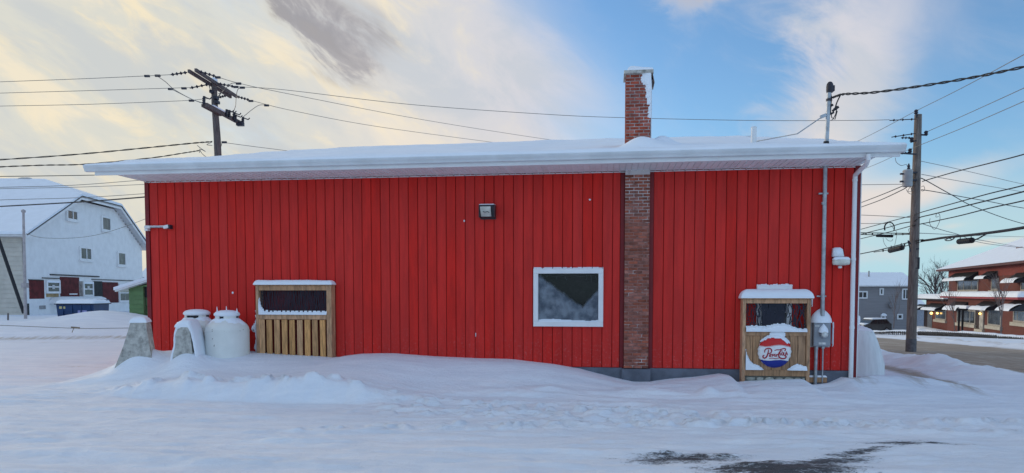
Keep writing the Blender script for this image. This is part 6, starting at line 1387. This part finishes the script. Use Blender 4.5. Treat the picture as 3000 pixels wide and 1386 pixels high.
# ================================================================== WIRES
WG_ = 'overhead wires on the utility poles'
def wire(label, pts, r=.0105, mat=WIRE_G, group=WG_, twist=0, n=10, name='overhead_wire', cat='wire'):
    P_ = [np.array(at(*q)) for q in pts]
    # smooth curve through the given points
    dn = []
    for i in range(len(P_) - 1):
        p0 = P_[max(i - 1, 0)]; p1 = P_[i]; p2 = P_[i + 1]; p3 = P_[min(i + 2, len(P_) - 1)]
        if i == 0: p0 = 2 * p1 - p2
        if i == len(P_) - 2: p3 = 2 * p2 - p1
        for j in range(n): t_ = j / n; dn.append(.5 * ((2 * p1) + (-p0 + p2) * t_ + (2 * p0 - 5 * p1 + 4 * p2 - p3) * t_ ** 2 + (-p0 + 3 * p1 - 3 * p2 + p3) * t_ ** 3))
    dn.append(P_[-1]); b = MB(); o0 = dn[0]
    if twist:
        for ph in (0, math.pi):
            q_ = []
            for k in range(len(dn) * 4 - 3):
                f = k / 4; i = min(int(f), len(dn) - 2); c = dn[i] + (dn[i + 1] - dn[i]) * (f - i); a = f * 1.1 + ph; q_.append(c + np.array([0, math.cos(a), math.sin(a)]) * r * .9)
            b.tube(q_, r * .8, 5)
    else: b.tube(dn, r, 5)
    o = b.build(name, mat, None, smooth=True, off=o0); o.location = Vector(o0); tag(o, label, cat, group); return o
wire('top power line running off the near end of the double crossarm to the picture edge', [(-160, 246, 27.5), (0, 240, 26.5), (240, 231, 26), (420, 223, 25.4), (500, 219, 25.35)])
wire('middle power line running off the centre of the double crossarm', [(-160, 278, 28), (0, 273, 27.4), (250, 266, 27), (480, 259, 26.6), (556, 257, 26.6)])
wire('lowest of the three power lines leaving the double crossarm', [(-160, 315, 29), (0, 311, 28.8), (250, 306, 28.6), (520, 296, 28.4), (590, 291, 28.4), (636, 287, 28.4)])
wire('power line sloping from the crossarm down behind the roof ridge, upper of the crossing pair', [(632, 224, 25.4), (700, 244, 26), (830, 272, 28), (1200, 344, 34), (1500, 393, 40), (1720, 425, 44)])
wire('long power line from the dark pole past the brick chimney to the brown pole', [(686, 254, 27), (830, 263, 27), (1200, 306, 27.5), (1600, 335, 27.5), (1830, 345, 27.3), (2200, 353, 27), (2500, 353, 27), (2606, 351, 26.9)])
wire('power line from the far end of the crossarm dropping behind the roof', [(730, 293, 28.8), (860, 325, 30), (1100, 370, 34), (1420, 414, 40), (1560, 432, 43)])
wire('thin neutral wire from the dark pole sloping down to the roof snow', [(650, 417, 27), (740, 429, 29), (850, 443, 32), (960, 458, 35)])
wire('twisted bundled cable hanging from the dark pole above the white house', [(-140, 474, 26), (0, 468, 26), (230, 452, 26.2), (420, 434, 26.6), (560, 420, 26.8), (622, 415, 26.9)], .017, WIRE, twist=1)
wire('twisted drop cable from the loops beside the dark pole to the roof edge', [(-120, 496, 22), (0, 489, 23), (130, 484, 24), (250, 481, 25), (440, 463, 26), (540, 448, 26.6), (584, 441, 26.8)], .014, WIRE, twist=1)
wire('straight wire passing the eave tip just above the white house chimney', [(-100, 518, 34), (0, 517, 34), (170, 515, 34), (330, 512, 36), (470, 508, 40)], .018, WIRE)
wire('faint wire over the white house ridge, upper of two', [(-80, 552, 31), (0, 549, 31), (210, 543, 32), (400, 529, 34), (470, 524, 35)], .013)
wire('faint wire over the white house ridge, lower of two', [(-80, 556, 33), (0, 553, 33), (240, 548, 34), (430, 540, 36), (480, 537, 37)], .013)
wire('faint wire across the clipped gable roof of the white house', [(-80, 592, 32), (0, 586, 32), (240, 579, 33), (430, 567, 35), (480, 563, 36)], .013)
wire('thick black cable across the white house roof to the shop corner', [(-80, 609, 24), (0, 605, 23), (200, 594, 22), (330, 585, 21), (440, 576, 20), (500, 570, 19.5)], .020, WIRE)
wire('thin sagging wire along the clapboards of the white house', [(76, 684, 40), (120, 696, 39.5), (200, 698, 39), (280, 689, 38), (360, 666, 37), (440, 636, 36)], .012)
wire('low rope-like cable sagging across the left snowbank', [(-80, 951, 22), (0, 953, 22), (120, 958, 22), (230, 962, 22), (300, 962, 22), (375, 961, 22), (440, 960, 22)], .010, group=None)
c = at(222, 961, 21.95); b = MB(); b.box(c[0] - .09, c[0] + .09, -.02, .02, -.02, .03) if False else b.beam((-.14, 0, .02), (.12, 0, 0), .03, .05); b.beam((-.06, 0, 0), (-.12, 0, -.14), .015, .015); o = b.build('cable_clamp', M('tan_clamp', (.22, .18, .12)), None); o.location = Vector(c); tag(o, 'small tan clamp on the low cable over the snowbank', 'clamp')
# right-hand wires
wire('thick twisted service cable from the service mast to the picture edge', [(2440, 286, 12.0), (2453, 281, 11.9), (2475, 276, 11.8), (2560, 271, 11.4), (2700, 252, 10.8), (2850, 227, 10.2), (3000, 196, 9.6), (3200, 150, 9)], .013, WIRE, 'service cable', twist=1)
for sdx, lab in ((0, 'upper'),):
    wire('slack service wire drooping from the service cable into the mast splices', [(2462, 279, 11.9), (2452, 300, 11.95), (2446, 318, 12.0), (2440, 330, 12.05)], .011, WIRE, 'service cable')
wire('high wire over the pin on top of the brown pole', [(2460, 439, 36), (2547, 397, 31), (2620, 359, 28.5), (2684, 325, 26.9), (2820, 257, 22), (3000, 160, 17), (3150, 80, 14)])
wire('wire from the upper bracket of the brown pole rising to the picture edge', [(2716, 386, 26.9), (2820, 340, 23), (3000, 258, 18), (3150, 186, 15)])
wire('wire crossing the brown pole below its upper bracket', [(2480, 514, 37), (2560, 484, 33), (2620, 457, 30), (2666, 437, 26.9), (2820, 375, 23), (3000, 297, 18), (3150, 230, 15)])
wire('taut wire from the pole middle sloping down, upper of the falling pair', [(2697, 472, 27), (2800, 494, 29), (2900, 517, 31), (3000, 540, 33), (3200, 580, 36)])
wire('faint wire falling from beside the transformer to the picture edge', [(2700, 511, 27), (2790, 527, 30), (2900, 546, 33), (3000, 563, 36), (3200, 598, 40)], .012)
wire('heavy cable rising from beside the transformer to the picture edge', [(2702, 532, 26.9), (2720, 526, 26.6), (2800, 503, 24), (2900, 478, 21), (3000, 452, 18.5), (3150, 405, 16)], .018, WIRE)
wire('heavy black wire falling steeply across the others right of the pole', [(2698, 522, 26.9), (2715, 530, 27), (2790, 572, 30), (2860, 608, 33), (3000, 656, 38), (3200, 700, 44)], .018, WIRE)
wire('twisted wire falling gently from below the transformer', [(2700, 556, 26.9), (2740, 562, 27.5), (2820, 577, 29), (2900, 591, 31), (3000, 610, 33), (3200, 640, 37)], .016, WIRE)
wire('horizontal wire behind the shop corner to the transformer', [(2480, 542, 28), (2560, 541, 28), (2640, 540, 27.2), (2680, 541, 26.9)])
wire('upper of two wires climbing from the shop corner to the transformer', [(2480, 611, 37), (2520, 595, 35), (2580, 572, 31), (2640, 547, 27.5), (2652, 541, 26.8)], .018, WIRE)
wire('lower of two wires climbing from the shop corner to the transformer', [(2480, 623, 37), (2520, 608, 35), (2580, 586, 31), (2640, 558, 27.5), (2656, 549, 26.8)], .018, WIRE)
wire('nearly level thin wire ending at the pole beside the coil', [(2480, 629, 36), (2520, 630, 35), (2590, 633, 32), (2640, 636, 29), (2676, 637, 27)], .015)
wire('short level wire above the oval coil', [(2480, 654, 36), (2540, 655, 35), (2600, 655, 33)], .014)
wire('rising wire through the top of the coil, continuing past the pole', [(2480, 684, 37), (2522, 672, 35), (2600, 651, 31), (2678, 630, 26.9), (2700, 622, 26), (2790, 597, 23), (2900, 567, 20), (3000, 543, 17.5), (3150, 500, 15)], .017, WIRE)
wire('rising wire with tied clips through the coil, second from the top', [(2480, 699, 37), (2540, 682, 35), (2600, 667, 31), (2640, 655, 29), (2678, 648, 26.9), (2695, 637, 26.8), (2740, 626, 25), (2830, 603, 22), (3000, 561, 17.5), (3150, 520, 15)], .020, WIRE)
wire('rising wire under the coil, third from the top', [(2480, 713, 37), (2517, 701, 35), (2600, 681, 31), (2670, 662, 27), (2700, 656, 26.9), (2800, 635, 23), (2900, 610, 20), (3000, 588, 17.5), (3150, 550, 15)], .018, WIRE)
wire('thin wire sloping down from the pole behind the fat cable bundle', [(2700, 655, 26.9), (2760, 674, 30), (2810, 688, 33), (2880, 712, 38), (3000, 727, 56)], .015)
wire('upper strand of the ladder-like cable left of the pole', [(2480, 680, 29), (2520, 682, 28.5), (2600, 683, 28), (2672, 684, 27)], .018, WIRE)
wire('lower strand of the ladder-like cable left of the pole', [(2480, 685, 29), (2520, 687, 28.5), (2600, 688.5, 28), (2672, 686, 27)], .016, WIRE)
wire('thin wire running level behind the pole toward the brick house', [(2690, 683, 27.5), (2760, 686, 34), (2850, 690, 42), (3000, 694, 54), (3150, 697, 60)], .014)
wire('fat black cable bundle right of the pole rising to the picture edge', [(2700, 706, 26.9), (2730, 702, 26), (2770, 696, 24.6), (2850, 688, 22), (2930, 678, 19.8), (3000, 667, 18), (3150, 640, 15)], .042, WIRE)
wire('black cable left of the pole carrying the angled splice case', [(2480, 752, 34), (2516, 745, 32.5), (2570, 734, 30.5), (2630, 719, 28.5), (2680, 706, 26.9), (2705, 702, 26.6)], .022, WIRE)
wire('second strand laced under the black cable left of the pole', [(2560, 739, 31), (2610, 731, 29.3), (2650, 722, 28), (2680, 713, 26.9), (2712, 706, 26.6)], .016, WIRE)
wire('pair strand from the splice case to the brick house chimney', [(2862, 702, 23), (2920, 712, 36), (3000, 726, 56)], .012)
b = MB()
for (px, ya, yb, Y_) in [(2537, 681, 687, 28.4), (2556, 682, 688, 28.3), (2625, 683, 689, 27.8), (2645, 683, 689, 27.5), (2662, 683, 688, 27.2), (2587, 731, 738, 30), (2603, 728, 735, 29.5), (2650, 715, 723, 28), (2666, 710, 718, 27.3), (2702, 701, 708, 26.7)]: b.beam(at(px, ya, Y_), at(px, yb, Y_), .03, .045)
sp_ = b.build('cable_spacers', BLACK, None, kind='stuff', off=at(2600, 700, 28)); sp_.location = Vector(at(2600, 700, 28)); sp_['label'] = 'small black spacers lacing the cable pairs beside the pole'; sp_['category'] = 'cable spacers'
def case(label, p, q, Y0, Y1, r, ribs=8):
    a = np.array(at(*p, Y0)); c = np.array(at(*q, Y1)); o = bpy.data.objects.new('splice_case', None); COL.objects.link(o); o.location = Vector((a + c) / 2); o['label'] = label; o['category'] = 'splice case'; o['group'] = 'black cable splice cases'; O_ = (a + c) / 2
    b = MB(); n = 12; b.tube([a + (c - a) * t_ for t_ in (0, .03, .08, .5, .92, .97, 1)], [r * .6, r * .9, r, r, r, r * .9, r * .6], 12); b.build('shell', BLACK, o, smooth='auto', off=O_)
    b = MB()
    for k in range(ribs): t_ = (k + .5) / ribs; b.tube([a + (c - a) * (t_ - .012), a + (c - a) * (t_ + .012)], [r * 1.06] * 2, 12)
    b.build('ribs', BLACK, o, off=O_, kind='stuff')
    b = MB(); d = (c - a) / np.linalg.norm(c - a)
    for t_ in (.12, .88): e = a + (c - a) * t_; b.tube([e, e + np.array([0, 0, r * 1.9])], r * .16, 5)
    b.build('hanger', HARD, o, off=O_, kind='stuff'); return o
case('level black splice case under the oval coil', (2566, 690.5), (2617, 692), 28.2, 28.0, .055)
case('angled black splice case under the lower cable, left of the pole', (2606, 734.5), (2645, 725), 29.3, 28.2, .10)
case('black splice case hung under the fat cable bundle, right of the pole', (2808, 708), (2850, 704), 23.2, 22.2, .085)
o = bpy.data.objects.new('cable_coil', None); COL.objects.link(o); O_ = np.array(at(2605, 668, 28)); o.location = Vector(O_); o['label'] = 'oval coil of spare black cable standing above the level splice case'; o['category'] = 'cable coil'
for (rx, rz, dx_) in ((14.5, 17, 0), (13.5, 16, 1), (15.2, 17.6, .5)):
    b = MB(); b.tube([at(2605 + dx_ + rx * math.cos(a), 668 - rz * math.sin(a), 28) for a in np.linspace(-.55, math.pi + .45, 22)], .014, 5); b.build('cable_turn', WIRE, o, off=O_)
for pts in ([(2587, 697), (2590, 712), (2598, 724)], [(2625, 676), (2627, 690), (2621, 720)], [(2595, 697), (2602, 705), (2612, 706), (2616, 700)], [(2606, 656), (2614, 665), (2620, 673)]): jump(o, [(x, y, 28) for x, y in pts], O_, .008, 'loose_cable')
o = bpy.data.objects.new('cable_knot', None); COL.objects.link(o); O_ = np.array(at(2782, 700, 24.2)); o.location = Vector(O_); o['label'] = 'tangled loop of black cable tied under the fat bundle'; o['category'] = 'cable knot'
for pts in ([(2768, 701), (2772, 705), (2786, 704), (2794, 697), (2784, 695), (2772, 699)], [(2770, 703), (2780, 698), (2790, 702), (2798, 695)]): jump(o, [(x, y, 24.2) for x, y in pts], O_, .018, 'cable_turn')
b = MB(); p_ = [(2810, 695), (2828, 698), (2850, 706), (2880, 690), (2892, 684)]
wire('stiff black tail linking the hung splice case to the fat bundle', [(2852, 704, 22.2), (2866, 699, 21.9), (2880, 691, 21.4), (2894, 683, 21)], .022, WIRE)
